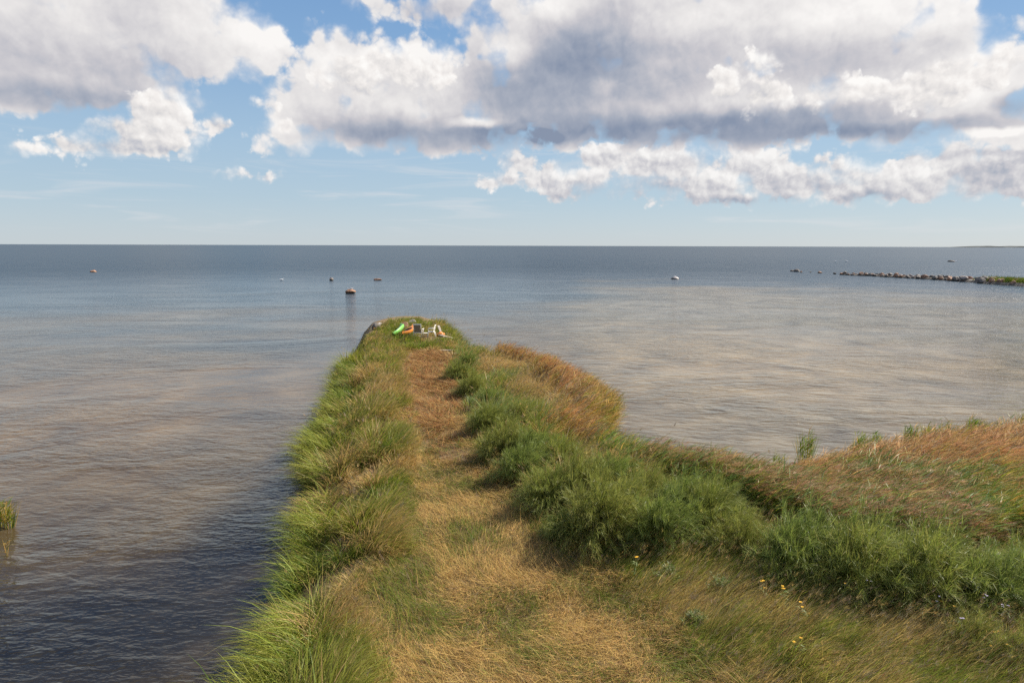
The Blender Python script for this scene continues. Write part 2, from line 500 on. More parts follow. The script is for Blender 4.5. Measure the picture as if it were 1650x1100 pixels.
# sandy and weedy shallows round the spit, cloud reflection painted into the bay; deep blue green water beyond
bed = g.noise(rot2(pos, R(6), 0.05, 0.075), 1.0, 4, 0.55, 0.5, dim='2D')
far_r = g.m('MULTIPLY_ADD', g.sstep(px_, 2.0, 14.0), -34.0, rad)      # carries the beige further out over the bay, painting in reflected warm clouds
shal_refl = g.sstep(g.m('ADD', far_r, g.m('MULTIPLY', g.m('SUBTRACT', bed, 0.5), 80.0)), 36.0, 85.0, 1.0, 0.0)
weed = g.noise(pos, 0.42, 5, 0.62, 0.5)
sand_refl = g.ramp(weed, [(0.30, (0.068, 0.052, 0.029)), (0.5, (0.119, 0.092, 0.053)), (0.7, (0.180, 0.142, 0.085))])
dark = g.ramp(weed, [(0.36, (0.008, 0.008, 0.008)), (0.55, (0.020, 0.018, 0.014)), (0.72, (0.055, 0.043, 0.028))])
weedy = g.m('MAXIMUM', px_patch(150, 1040, 5.5, 3.0, R(15), lo=1.7, hi=0.2), g.m('MAXIMUM', px_patch(415, 840, 1.2, 6.0, lo=1.8, hi=0.3), g.m('MULTIPLY', px_patch(400, 555, 8.0, 2.0, lo=1.6, hi=0.2), 0.75)))
weedy = g.m('MAXIMUM', weedy, g.m('MULTIPLY', px_patch(330, 930, 2.2, 1.6, lo=1.8, hi=0.1), 0.9))
sand_refl = g.mix(g.sstep(px_, 0.0, 6.0), g.mix(1.0, sand_refl, (0.66, 0.585, 0.47), 'MULTIPLY'), g.mix(1.0, sand_refl, (1.20, 1.22, 1.26), 'MULTIPLY'))  # bay side lighter: sandy bed plus cloud reflection put into the colour
bank = g.m('MAXIMUM', px_patch(120, 640, 11.0, 9.0, lo=1.5, hi=0.2), px_patch(1180, 570, 14.0, 12.0, lo=1.5, hi=0.2))
sand_refl = g.mix(bank, sand_refl, g.mix(1.0, sand_refl, (1.42, 1.26, 1.04), 'MULTIPLY'))
wc = g.mix(shal_refl, (0.018, 0.038, 0.052), g.mix(weedy, sand_refl, dark))
open_sea = g.sstep(rad, 14.0, 190.0)
rgh = g.m('MULTIPLY_ADD', open_sea, 0.31, 0.05)
principled(nt, out, **{'Base Color': wc, 'Roughness': rgh, 'IOR': 1.333, 'Normal': bn.outputs[0]})
rings = [0, 30, 90, 300, 1200, 6000, 45000]
co = []; qd = []; NS = 48
for r_ in rings[1:]:
    for k in range(NS):
        a_ = 2 * math.pi * k / NS; co.append((r_ * math.cos(a_), r_ * math.sin(a_), 0))
co.append((0, 0, 0)); ctr = len(co) - 1
tr = [(ctr, k, (k + 1) % NS) for k in range(NS)]
for q in range(len(rings) - 2):
    for k in range(NS):
        k2 = (k + 1) % NS
        qd.append((q * NS + k, (q + 1) * NS + k, (q + 1) * NS + k2, q * NS + k2))
tag(obj_np('water', np.array(co, float), np.array(qd), np.array(tr), mat=m_water), kind='structure')

# ------------------------------------------------------------------ blades: every grass, straw and reed leaf is a small bent strip


def leaf_mat(name, transl=0.35, rough=0.5, spec=0.3):
    m, nt, g, out = new_mat(name)
    at_ = nt.nodes.new('ShaderNodeAttribute'); at_.attribute_name = 'tint'
    p = nt.nodes.new('ShaderNodeBsdfPrincipled')
    nt.links.new(at_.outputs['Color'], p.inputs['Base Color'])
    p.inputs['Roughness'].default_value = rough
    p.inputs['Specular IOR Level'].default_value = spec
    t = nt.nodes.new('ShaderNodeBsdfTranslucent')
    nt.links.new(at_.outputs['Color'], t.inputs['Color'])
    mx = nt.nodes.new('ShaderNodeMixShader'); mx.inputs[0].default_value = transl
    nt.links.new(p.outputs[0], mx.inputs[1]); nt.links.new(t.outputs[0], mx.inputs[2])
    nt.links.new(mx.outputs[0], out.inputs[0])
    return m


m_leaf = leaf_mat('leaf', 0.38)
m_straw = leaf_mat('straw', 0.22, 0.7, 0.15)


def blades(P, L, phi, th0, th1, w, col, segs=3, tipcol=None, twist=1.0):
    """Strips rooted at P: length L, leaning towards azimuth phi, tilting from th0 (root) to th0+th1 (tip)."""
    n = len(P)
    d = np.stack([np.cos(phi), np.sin(phi)], 1)
    yaw = phi + math.pi / 2 + rng.normal(0, twist, n)
    side = np.stack([np.cos(yaw), np.sin(yaw), rng.normal(0, 0.25, n)], 1)
    pts = [np.array(P, float)]
    for k in range(segs):
        th = th0 + th1 * (k + 0.3) / segs
        st = np.empty((n, 3)); s = np.sin(th) * L / segs
        st[:, 0] = d[:, 0] * s; st[:, 1] = d[:, 1] * s; st[:, 2] = np.cos(th) * L / segs
        pts.append(pts[-1] + st)
    prof = {1: [1.0], 2: [0.85, 0.9], 3: [0.75, 1.0, 0.62], 4: [0.7, 1.0, 0.8, 0.5]}[segs]
    V = np.empty((n, 2 * segs + 1, 3))
    for k in range(segs):
        o = side * (w * prof[k] * 0.5)[:, None]
        V[:, 2 * k] = pts[k] - o; V[:, 2 * k + 1] = pts[k] + o
    V[:, 2 * segs] = pts[segs]
    nv = 2 * segs + 1
    base = (np.arange(n) * nv)[:, None]
    q = np.concatenate([base + np.array([[2 * k, 2 * k + 1, 2 * k + 3, 2 * k + 2]]) for k in range(segs - 1)], 0) if segs > 1 else np.zeros((0, 4), int)
    t = base + np.array([[2 * segs - 2, 2 * segs - 1, 2 * segs]])
    C = np.repeat(col[:, None, :], nv, 1)
    if tipcol is not None:
        for k in range(segs + 1):
            f = (k / segs) ** 1.5
            cc = col * (1 - f) + tipcol * f
            if k < segs: C[:, 2 * k] = cc; C[:, 2 * k + 1] = cc
            else: C[:, 2 * segs] = cc
    return V.reshape(-1, 3), q, t, C.reshape(-1, 3)


class Stuff:
    def __init__(s): s.v = []; s.q = []; s.t = []; s.c = []; s.n = 0
    def add(s, r):
        v, q, t, c = r
        if len(v) == 0: return
        s.v.append(v); s.q.append(q + s.n); s.t.append(t + s.n); s.c.append(c); s.n += len(v)
    def build(s, name, mat, parent=None):
        return obj_np(name, np.concatenate(s.v), np.concatenate(s.q), np.concatenate(s.t), np.concatenate(s.c), mat, parent=parent)
    def mesh(s, name, mat):
        return mesh_np(name, np.concatenate(s.v), np.concatenate(s.q), np.concatenate(s.t), np.concatenate(s.c), mat)


def scatter(dens, x0, x1, y0, y1, ref=9.0, p=1.15):
    """Random roots, dens per square metre at ref metres, thinning with distance."""
    out_ = []
    y = y0
    while y < y1:
        yy = min(y + 1.0, y1)
        dd = dens * min(1.0, (ref / max(y, 1)) ** p)
        k = rng.poisson(dd * (x1 - x0) * (yy - y))
        out_.append(np.stack([rng.uniform(x0, x1, k), rng.uniform(y, yy, k)], 1)); y = yy
    return np.concatenate(out_)


def in_view(P, z=0.3, mx=230):
    px, py = to_px(np.column_stack([P, np.full(len(P), z)]))
    return (P[:, 1] > 4.0) & (px > -mx) & (px < 1650 + mx) & (py < 1100 + 1.3 * mx)


def palette(n, cols, wts, jit=0.22, rsrc=None):
    """Random pick from a palette, jittered; wts is (n, k) or (k,)."""
    cols = np.array(cols); wts = np.asarray(wts, float)
    if wts.ndim == 1: wts = np.repeat(wts[None], n, 0)
    cw = np.cumsum(wts, 1); cw /= cw[:, -1:]
    r = (rng.random(n) if rsrc is None else rsrc)[:, None]
    k = np.minimum((r > cw).sum(1), len(cols) - 1)
    c = cols[k] * rng.uniform(1 - jit, 1 + jit, n)[:, None]
    return np.clip(c * (1 + rng.normal(0, 0.05, (n, 3))), 0.004, 0.85)


def dens_scale(y, ref=9.0, p=0.62):
    return np.maximum(1.0, y / ref) ** p


WIND = math.atan2(-0.42, 0.9)        # grass tips blow to the right and a little towards the camera

GREEN = (0.13, 0.205, 0.022); YGREEN = (0.27, 0.30, 0.032); OLIVE = (0.23, 0.205, 0.045); TAN = (0.52, 0.36, 0.13); STRAW = (0.62, 0.42, 0.16)
BROWN = (0.19, 0.105, 0.045); RUST = (0.62, 0.34, 0.145); GOLD = (0.54, 0.33, 0.07); DGREEN = (0.045, 0.085, 0.020); BGREEN = (0.20, 0.29, 0.085); MULCH = (0.40, 0.19, 0.075); GREYBR = (0.30, 0.23, 0.15)

tip_c = at(668, 535, 0.8)


def tussocks(P, cell, seed):
    """Nearest jittered grid centre of every root: offset from it, distance, and two random numbers of that tussock."""
    q = P / cell; b = np.floor(q)
    best = np.full(len(P), 1e9); off = np.zeros((len(P), 2)); r1 = np.zeros(len(P)); r2 = np.zeros(len(P))
    for i in (-1, 0, 1):
        for j in (-1, 0, 1):
            ci = b[:, 0] + i; cj = b[:, 1] + j
            c = np.stack([ci + hash2(ci, cj, seed), cj + hash2(ci, cj, seed + 1)], 1)
            o_ = q - c; dd = np.hypot(o_[:, 0], o_[:, 1]); m = dd < best
            best[m] = dd[m]; off[m] = o_[m]; r1[m] = hash2(ci, cj, seed + 2)[m]; r2[m] = hash2(ci, cj, seed + 3)[m]
    return off * cell, best, r1, r2


# everything that grows on the spit is sorted by where it roots
def zones(P):
    _, d, sp = None, sdf(P, LAND), sdf(P, PATH)
    px, py = to_px(np.column_stack([P, np.full(len(P), 0.5)]))
    leftside = P[:, 0] < np.interp(P[:, 1], *PATHMID)
    return d, sp, px, py, leftside


pm = [((a[0] + b[0]) / 2, (a[1] + b[1]) / 2) for a, b in zip(W([(655, 566), (664, 680), (668, 760), (672, 850), (640, 960), (690, 1100)], 0.6), W([(712, 566), (748, 680), (780, 760), (862, 850), (1000, 945), (1180, 1100)], 0.6))]
pm = sorted(pm, key=lambda q: q[1])
PATHMID = ([q[1] for q in pm], [q[0] for q in pm])

def dry_zone(P, d, px, py):
    nz = fbm(P[:, 0] * 0.7, P[:, 1] * 0.7, 101, 4); jt = rng.normal(0, 0.22, len(P))
    far_strip = (px > 748) & (px < 1005) & (py < 720)
    return (far_strip & (d < 0.95 + 1.3 * (nz - 0.5) + jt)) | ((px > 1220 + 300 * (nz - 0.5)) & (d < np.interp(px, [1200, 1350, 1500, 1650], [0.4, 1.1, 2.6, 3.6]) + 2.4 * (nz - 0.5) + jt))


# ---- 1. mown lawn and straw litter on the path
P = scatter(4200, -4.5, 8, 5.0, 36, 9.0, 1.25)
P = P[in_view(P)]
d, sp, px, py, ls = zones(P)
nz = fbm(P[:, 0] * 1.3, P[:, 1] * 1.3, 11, 4)
nzp = fbm(P[:, 0] * 1.9, P[:, 1] * 1.9, 29, 3)
keep = (sp > -0.30 + 0.5 * (nz - 0.5)) & (d > 0.1) & (rng.random(len(P)) < np.clip(0.25 + 5 * (nzp - 0.36), np.where(P[:, 1] > 15, 0.3, 0.78), 1))
P = P[keep]; nz = nz[keep]; sp = sp[keep]; px = px[keep]
n = len(P)
z = ground_z(P)
far = smooth(P[:, 1] + 5.0 * (fbm(P[:, 0] * 0.8, P[:, 1] * 0.5, 37, 3) - 0.5) + 1.2 * np.abs(sp) ** 2 * 0 - 2.5 * (1 - smooth(sp, 0.0, 0.6)), 14.5, 19.5)
mid = 1 - smooth(np.abs(sp), 0.1, 1.1)
nz2 = fbm(P[:, 0] * 2.8, P[:, 1] * 2.8, 23, 3)
xm = P[:, 0] - np.interp(P[:, 1], *PATHMID)
track = np.exp(-((np.abs(xm) - 0.72) / 0.28) ** 2)
gr = np.clip(0.44 + 2.2 * (nz - 0.50) + 0.25 * mid - 0.45 * track - 0.25 * far, 0.02, 1)
wt = np.stack([0.40 * gr * (1 - far), 0.55 * gr, 0.9 * (1 - gr) * (1 - 0.55 * far), 0.5 * (1 - gr) * (1 - 0.6 * far), 0.2 * (nz2 > 0.52) + 0.35 * far, 1.0 * far * (0.55 + nz2), 0.12 + 0.1 * far], 1)
wt[:, 3] += 0.5 * far * smooth(nz2, 0.5, 0.7)
col = palette(n, [GREEN, OLIVE, TAN, STRAW, BROWN, MULCH, GREYBR], wt, 0.2) * np.array([0.93, 0.895, 0.79])
sc_ = dens_scale(P[:, 1])
L = rng.uniform(0.09, 0.26, n) * (1 + 0.9 * far) * np.where(rng.random(n) < 0.06, 1.9, 1.0)
flow = 6.0 * fbm(P[:, 0] * 0.55, P[:, 1] * 0.55, 31, 2)
phi = np.where(rng.random(n) < 0.62, flow + rng.normal(0, 0.5, n), rng.uniform(0, 2 * math.pi, n))
lawn = Stuff()
up_ = (rng.random(n) < 0.30 * (1 - far)).astype(float)
th0 = np.where(up_ > 0, rng.uniform(0.2, 0.9, n), rng.uniform(1.15, 1.62, n)); th1 = np.where(up_ > 0, rng.uniform(0.3, 1.0, n), rng.uniform(-0.25, 0.25, n))
z0 = z + np.where(up_ > 0, -0.01, rng.uniform(0.0, 0.055, n))
lawn.add(blades(np.column_stack([P, z0]), L, phi, th0, th1, rng.uniform(0.0026, 0.0050, n) * sc_ * (1.2 + 0.3 * far), col, 2))
tag(lawn.build('mown_grass', m_straw), 'dry mown grass and straw clippings covering the path along the spit', 'grass', kind='stuff')
n_lawn = n

# ---- 2. tall grass of the left bank, round the tip and along the right of the path
P = scatter(2500, -8, 12, 5.0, 44, 9.0, 1.05)
P = P[in_view(P)]
d, sp, px, py, ls = zones(P)
nz = fbm(P[:, 0] * 0.75, P[:, 1] * 0.75, 41, 4)
tipz = P[:, 1] > 31.0
rside = (~ls) & (~(dry_zone(P, d, px, py) & (rng.random(len(P)) < 0.93))) & (sp < -0.05) & (d > 0.05) & (px < 1260) & (py < 830) & (d < 6) & (P[:, 1] > 13)
keep = ((ls & (sp < 0.12 * (nz - 0.45) * 6)) | (tipz & (sp < 0.1)) | rside) & (d > np.where(P[:, 1] > 17, -0.32, -0.04))
# worn brown hollow between two tussocks
hol = at(545, 905, 0.6); hd = np.hypot((P[:, 0] - hol.x) / 0.62, (P[:, 1] - hol.y) / 0.40)
keep &= ~((hd < 1) & (rng.random(len(P)) < 0.9))
keep &= ~((np.hypot((P[:, 0] - tip_c.x) / 1.9, (P[:, 1] - (tip_c.y - 0.6)) / 1.6) < 1) & (rng.random(len(P)) < 0.55))
# tussocks: roots crowd towards clump centres
P, d, sp, px, py, ls, nz, tipz = [a[keep] for a in (P, d, sp, px, py, ls, nz, tipz)]
off, td, r1, r2 = tussocks(P, 0.52, 301)
off2, td2, q1, q2 = tussocks(P, 1.45, 331)
cl = np.clip(0.35 * fbm(P[:, 0] * 1.3, P[:, 1] * 1.3, 57, 3) + 0.45 * r1 + 0.55 * q1 - 0.22 * td - 0.62 * smooth(td2, 0.22, 0.75) + 0.16, 0, 1)
keep = rng.random(len(P)) < np.clip(1.25 - 1.15 * td, 0.05, 1) * (0.45 + 0.55 * smooth(cl, 0.12, 0.4))
P, d, sp, px, py, ls, nz, tipz, cl, off, td, r1, r2, off2, q2 = [a[keep] for a in (P, d, sp, px, py, ls, nz, tipz, cl, off, td, r1, r2, off2, q2)]
n = len(P); z = ground_z(P)
edge = 1 - smooth(d, 0.15, 0.75)
nearp = 1 - smooth(-sp, 0.0, 0.7)
near = 1 - smooth(P[:, 1], 8.5, 12)
tan_ = np.clip(0.12 + 2.4 * (fbm(P[:, 0] * 0.9, P[:, 1] * 0.9, 63, 3) - 0.47) + 0.5 * (r2 - 0.5) + 0.6 * (q2 - 0.5) + 0.30 * nearp - 0.45 * edge - 0.35 * near - 0.25 * tipz, 0.0, 1.0)
strip = (~ls) & (px > 735) & (px < 1010) & (py < 700)
flat_ = np.exp(-((px - 880) / 60) ** 2 - ((py - 632) / 26) ** 2) + np.exp(-((px - 800) / 50) ** 2 - ((py - 592) / 12) ** 2)
tan_ = np.where(strip, np.clip(1.6 * flat_ + 0.8 * (nz - 0.45), 0, 1), tan_)
gold_ = smooth(px, 900, 1010) * (~ls) * (1 - smooth(d, 0.7, 1.5))
tan_ = np.clip(tan_ + 0.45 * gold_, 0, 1)
yg = smooth(r1 + 0.35 * near, 0.35, 0.9)
wt = np.stack([0.75 * (1 - tan_) * (1.05 - yg), 0.75 * (1 - tan_) * (0.42 + yg), 0.19 + 0 * tan_, 0.95 * tan_, 0.35 * tan_, 0.03 + 0 * tan_], 1)
rs = np.where(rng.random(n) < 0.72, (r2 * 5.3 + q2 * 2.1 + 0.12 * rng.normal(0, 1, n)) % 1.0, rng.random(n))
wt = np.column_stack([wt, 0.9 * strip * (1 - tan_)])
col = palette(n, [GREEN, YGREEN, OLIVE, TAN, STRAW, BROWN, BGREEN], wt, 0.16, rs)
L = (0.24 + 0.86 * cl + 0.28 * edge * near) * rng.uniform(0.6, 1.15, n) * (1 - 0.62 * nearp) * (1 - 0.12 * near) * (1 - 0.2 * tipz) * (1 - 0.25 * smooth(P[:, 1], 26, 34)) * np.where(ls, 1, 0.9) * (1 + 0.6 * edge * smooth(P[:, 1], 24, 32))
sw = fbm(P[:, 0] * 0.6, P[:, 1] * 0.6, 71, 3) - 0.5
w_ = np.stack([np.cos(WIND + 2.6 * sw + 1.4 * (r1 - 0.5)), np.sin(WIND + 2.6 * sw + 1.4 * (r1 - 0.5))], 1) * 0.75 + off * 2.3 + off2 * 0.75
phi = np.arctan2(w_[:, 1], w_[:, 0]) + rng.normal(0, 0.42, n)
phi_out = math.pi + rng.normal(0.10, 0.55, n)
oe = (rng.random(n) < 0.92 * edge) & ls & (~tipz)
phi = np.where(oe, phi_out, phi)
th0 = rng.uniform(0.15, 0.7, n) + 0.15 * oe + 0.5 * np.where(strip, flat_, 0); th1 = rng.uniform(0.6, 1.5, n) + 0.3 * oe
sc_ = dens_scale(P[:, 1])
tall = Stuff()
tf = (0.12 + 0.45 * tan_)[:, None]
tipc = col * (1 - tf) + np.array(TAN) * tf
half = P[:, 1] < 17
for msk, sg in ((half, 4), (~half, 3)):
    tall.add(blades(np.column_stack([P, z - 0.02])[msk], L[msk], phi[msk], th0[msk], th1[msk], (rng.uniform(0.0050, 0.0125, n) * sc_)[msk], col[msk], sg, tipc[msk]))
# a few broad glossy sedge leaves arching out of the tussocks
k = (rng.random(n) < 0.018 * (0.3 + edge)) & (P[:, 1] < 26) & (tan_ < 0.5)
kk = k.sum(); ow = np.where(oe[k], phi[k], phi[k] + rng.normal(0, 0.5, kk))
tall.add(blades(np.column_stack([P, z])[k], L[k] * rng.uniform(1.0, 1.45, kk), ow, rng.uniform(0.2, 0.6, kk), rng.uniform(0.9, 1.7, kk), rng.uniform(0.010, 0.016, kk) * sc_[k] ** 0.6, palette(kk, [(0.30, 0.36, 0.05), (0.20, 0.29, 0.04), (0.40, 0.36, 0.09)], [0.5, 0.4, 0.2]), 4))
# flowering stems with feathery seed heads
k = (rng.random(n) < 0.015 + 0.07 * tan_) & (~oe)
Ps = np.column_stack([P, z])[k]; Ls = L[k] * rng.uniform(1.15, 1.5, k.sum()); ph = phi[k]; c_ = palette(k.sum(), [TAN, GREYBR, OLIVE], [0.6, 0.3, 0.2])
t0 = rng.uniform(0.1, 0.4, k.sum()); t1 = rng.uniform(0.4, 0.9, k.sum())
tall.add(blades(Ps, Ls, ph, t0, t1, 0.003 * sc_[k], c_, 3))
tops = Ps.copy()
for s_ in range(3):
    th = t0 + t1 * (s_ + 0.3) / 3
    f_ = 1.0 if s_ < 2 else 0.55
    tops[:, 0] += np.cos(ph) * np.sin(th) * Ls / 3 * f_; tops[:, 1] += np.sin(ph) * np.sin(th) * Ls / 3 * f_; tops[:, 2] += np.cos(th) * Ls / 3 * f_
for q in range(6):
    kk = len(tops)
    tall.add(blades(tops + rng.normal(0, 0.012, (kk, 3)), rng.uniform(0.06, 0.13, kk), ph + rng.normal(0, 0.5, kk), t0 + t1 * rng.uniform(0.5, 1.1, kk), rng.uniform(0, 0.5, kk), 0.005 * sc_[k], c_, 1))
tag(tall.build('tall_grass', m_leaf), 'windblown tall green and tan grass on the banks of the spit', 'grass', kind='stuff')
n_tall = n

# ---- 3. rough meadow in the right foreground
P = scatter(3600, 0.0, 13, 4.6, 12.5, 8.0, 1.0)
P = P[in_view(P)]
d, sp, px, py, ls = zones(P)
keep = (~ls) & (sp < 0.35) & (d > 1.5) & (py > 830)
P = P[keep]; sp = sp[keep]; px = px[keep]; py = py[keep]
n = len(P); z = ground_z(P)
off, td, r1, r2 = tussocks(P, 0.36, 351)
cl = np.clip(0.6 * fbm(P[:, 0] * 1.7, P[:, 1] * 1.7, 83, 3) + 0.55 * r1 - 0.2 * td, 0, 1); tn = fbm(P[:, 0] * 1.0, P[:, 1] * 1.0, 87, 4)
gy_ = smooth(px, 1250, 1600) * (1 - smooth(py, 950, 1090))
tan_ = np.clip(0.27 + 2.6 * (tn - 0.5) - 0.5 * gy_ + 0.25 * smooth(px, 1350, 1150) * smooth(py, 960, 1080), 0.03, 1)
wt = np.stack([0.5 * (1 - tan_), 0.5 * (1 - tan_), 0.42 + 0 * tan_, 0.75 * tan_, 0.4 * tan_, 0.07 + 0 * tan_, 0.25 * tan_], 1)
rs = np.where(rng.random(n) < 0.55, (r2 + 0.15 * rng.normal(0, 1, n)) % 1.0, rng.random(n))
col = palette(n, [GREEN, YGREEN, OLIVE, TAN, STRAW, BROWN, GREYBR], wt, 0.22, rs) * np.array([1.10, 1.22, 1.15])
onp = smooth(-sp, -0.35, 0.9)
L = (0.10 + (0.20 + 0.38 * cl) * onp) * rng.uniform(0.55, 1.2, n)
sw = fbm(P[:, 0] * 0.8, P[:, 1] * 0.8, 91, 3) - 0.5
w_ = np.stack([np.cos(WIND - 0.15 + 2.4 * sw), np.sin(WIND - 0.15 + 2.4 * sw)], 1) * 0.8 + off * 1.8
phi = np.arctan2(w_[:, 1], w_[:, 0]) + rng.normal(0, 0.4, n)
meadow = Stuff()
meadow.add(blades(np.column_stack([P, z - 0.02]), L, phi, rng.uniform(0.25, 0.9, n), rng.uniform(0.3, 1.0, n), rng.uniform(0.0035, 0.0078, n), col, 3, col * 0.72 + np.array(TAN) * 0.28))
k = rng.random(n) < 0.045
Ps = np.column_stack([P, z])[k]; kk = k.sum(); Ls = L[k] * 1.35; ph = phi[k]; c_ = palette(kk, [TAN, GREYBR, BROWN], [0.5, 0.4, 0.25])
meadow.add(blades(Ps, Ls, ph, np.full(kk, 0.35), np.full(kk, 0.5), np.full(kk, 0.003), c_, 2))
tp = Ps + np.column_stack([np.cos(ph) * np.sin(0.55) * Ls * 0.8, np.sin(ph) * np.sin(0.55) * Ls * 0.8, np.cos(0.55) * Ls * 0.8])
for q in range(5):
    meadow.add(blades(tp + rng.normal(0, 0.012, (kk, 3)), rng.uniform(0.04, 0.10, kk), ph + rng.normal(0, 0.5, kk), rng.uniform(0.4, 1.2, kk), np.zeros(kk), np.full(kk, 0.005), c_, 1))
tag(meadow.build('meadow_grass', m_leaf), 'rough tan and olive meadow grass in front of the feathery shrubs', 'grass', kind='stuff')
n_mead = n

# ---- 4. reeds on the low ground between the shrubs and the bay
P = scatter(620, -1, 22, 8, 34, 12.0, 0.9)
P = P[in_view(P, 0.3, 260)]
d, sp, px, py, ls = zones(P)
nz = fbm(P[:, 0] * 0.7, P[:, 1] * 0.7, 101, 4)
far_strip = (px > 748) & (px < 1005) & (py < 720)
dry = dry_zone(P, d, px, py)
grn = ((px > 900) & (d < np.interp(px, [900, 1000, 1150, 1300, 1450, 1600], [0.4, 1.2, 2.0, 2.9, 3.7, 4.2])) & (~far_strip))
keep = (~ls) & (d > -0.1) & (sp < -1.0) & (dry | grn)
P, d, px, py, nz, dry = [a[keep] for a in (P, d, px, py, nz, dry)]
z = ground_z(P)
for isdry in (True, False):
    m_ = dry if isdry else ~dry
    p3 = np.column_stack([P, z])[m_]; n = len(p3)
    sc_ = dens_scale(p3[:, 1], 12.0)
    st = Stuff()
    edge = 1 - smooth(d[m_], 0.0, 0.7)
    sw = fbm(p3[:, 0] * 0.5, p3[:, 1] * 0.5, 111, 3) - 0.5
    ph = WIND + 0.1 + 2.2 * sw + rng.normal(0, 0.25, n)
    if isdry:
        gld = smooth(px[m_], 895, 960) * (1 - smooth(px[m_], 1000, 1100))
        H = rng.uniform(0.6, 1.15, n) * np.where(p3[:, 1] > 20, 0.95, 1.0)
        t0 = rng.uniform(0.15, 0.55, n); t1 = rng.uniform(0.4, 1.0, n)
        lc = palette(n, [RUST, TAN, GOLD, BROWN, YGREEN, GREYBR], np.stack([0.9 * (1 - gld), 0.7 + 0 * gld, 0.15 + 0.8 * gld, 0.15 + 0 * gld, 0.05 + 0.7 * gld, 0.3 + 0 * gld], 1))
        nl = 7
    else:
        H = rng.uniform(0.75, 1.2, n) * (1 - 0.18 * edge)
        t0 = rng.uniform(0.3, 0.7, n); t1 = rng.uniform(0.3, 0.8, n)
        og = smooth(px[m_], 1480, 1620)
        lc = palette(n, [BGREEN, GREEN, YGREEN, TAN, GOLD], np.stack([0.6 * (1 - og), 0.5 * (1 - 0.5 * og), 0.32 + 0.3 * og, 0.15 + 0.35 * edge + 0.25 * og, 0.05 + 0.35 * og + 0.3 * edge], 1))
        nl = 6
    st.add(blades(p3, H, ph, t0, t1, 0.006 * sc_, lc * 0.9, 3))

    def along(f):
        q = p3.copy()
        for s_ in range(3):
            a = np.clip(f * 3 - s_, 0, 1); th = t0 + t1 * (s_ + 0.3) / 3
            q[:, 0] += np.cos(ph) * np.sin(th) * H / 3 * a; q[:, 1] += np.sin(ph) * np.sin(th) * H / 3 * a; q[:, 2] += np.cos(th) * H / 3 * a
        return q
    for q in range(nl):
        f = rng.uniform(0.2, 0.95, n)
        st.add(blades(along(f), rng.uniform(0.22, 0.46, n), ph + rng.normal(0, 0.55, n), rng.uniform(0.4, 1.0, n) + 0.2 * f, rng.uniform(0.3, 1.0, n), rng.uniform(0.009, 0.017, n) * sc_ * (0.8 if isdry else 1.0), lc * rng.uniform(0.8, 1.25, (n, 1)), 3))
    if not isdry:
        pl = (rng.random(n) < np.where(nz[m_] > 0.46, 0.75, 0.2)) & (px[m_] > 1000) & (px[m_] < 1520)
        tp = along(np.full(n, 0.97))[pl]; kk = len(tp)
        pc = palette(kk, [(0.46, 0.24, 0.115), (0.56, 0.36, 0.19), (0.30, 0.145, 0.075)], [0.5, 0.4, 0.3])
        for q in range(13):
            o_ = rng.uniform(-0.10, 0.12, kk)
            b_ = tp + np.column_stack([np.cos(ph[pl]) * o_, np.sin(ph[pl]) * o_, -0.5 * np.abs(o_)]) + rng.normal(0, 0.008, (kk, 3))
            st.add(blades(b_, rng.uniform(0.09, 0.19, kk), ph[pl] + rng.normal(0, 0.4, kk), rng.uniform(0.8, 1.5, kk), rng.uniform(0.1, 0.6, kk), np.full(kk, 0.009), pc, 1))
        tag(st.build('reeds', m_leaf), 'green reeds with purple brown plumes leaning in the wind by the bay', 'reeds', kind='stuff')
    else:
        tag(st.build('dry_reeds', m_straw), 'dry rust coloured reeds flattened along the shore of the bay', 'reeds', kind='stuff')
    print('reeds', isdry, n)
print('lawn', n_lawn, 'tall', n_tall, 'meadow', n_mead)

# ------------------------------------------------------------------ feathery shrubs


PALS = [[(0.235, 0.275, 0.046), (0.31, 0.345, 0.070), (0.15, 0.19, 0.033), (0.40, 0.37, 0.10)], [(0.215, 0.275, 0.049), (0.28, 0.345, 0.070), (0.13, 0.195, 0.036), (0.34, 0.37, 0.10)],
        [(0.25, 0.275, 0.046), (0.33, 0.345, 0.070), (0.16, 0.19, 0.033), (0.42, 0.38, 0.11)]]


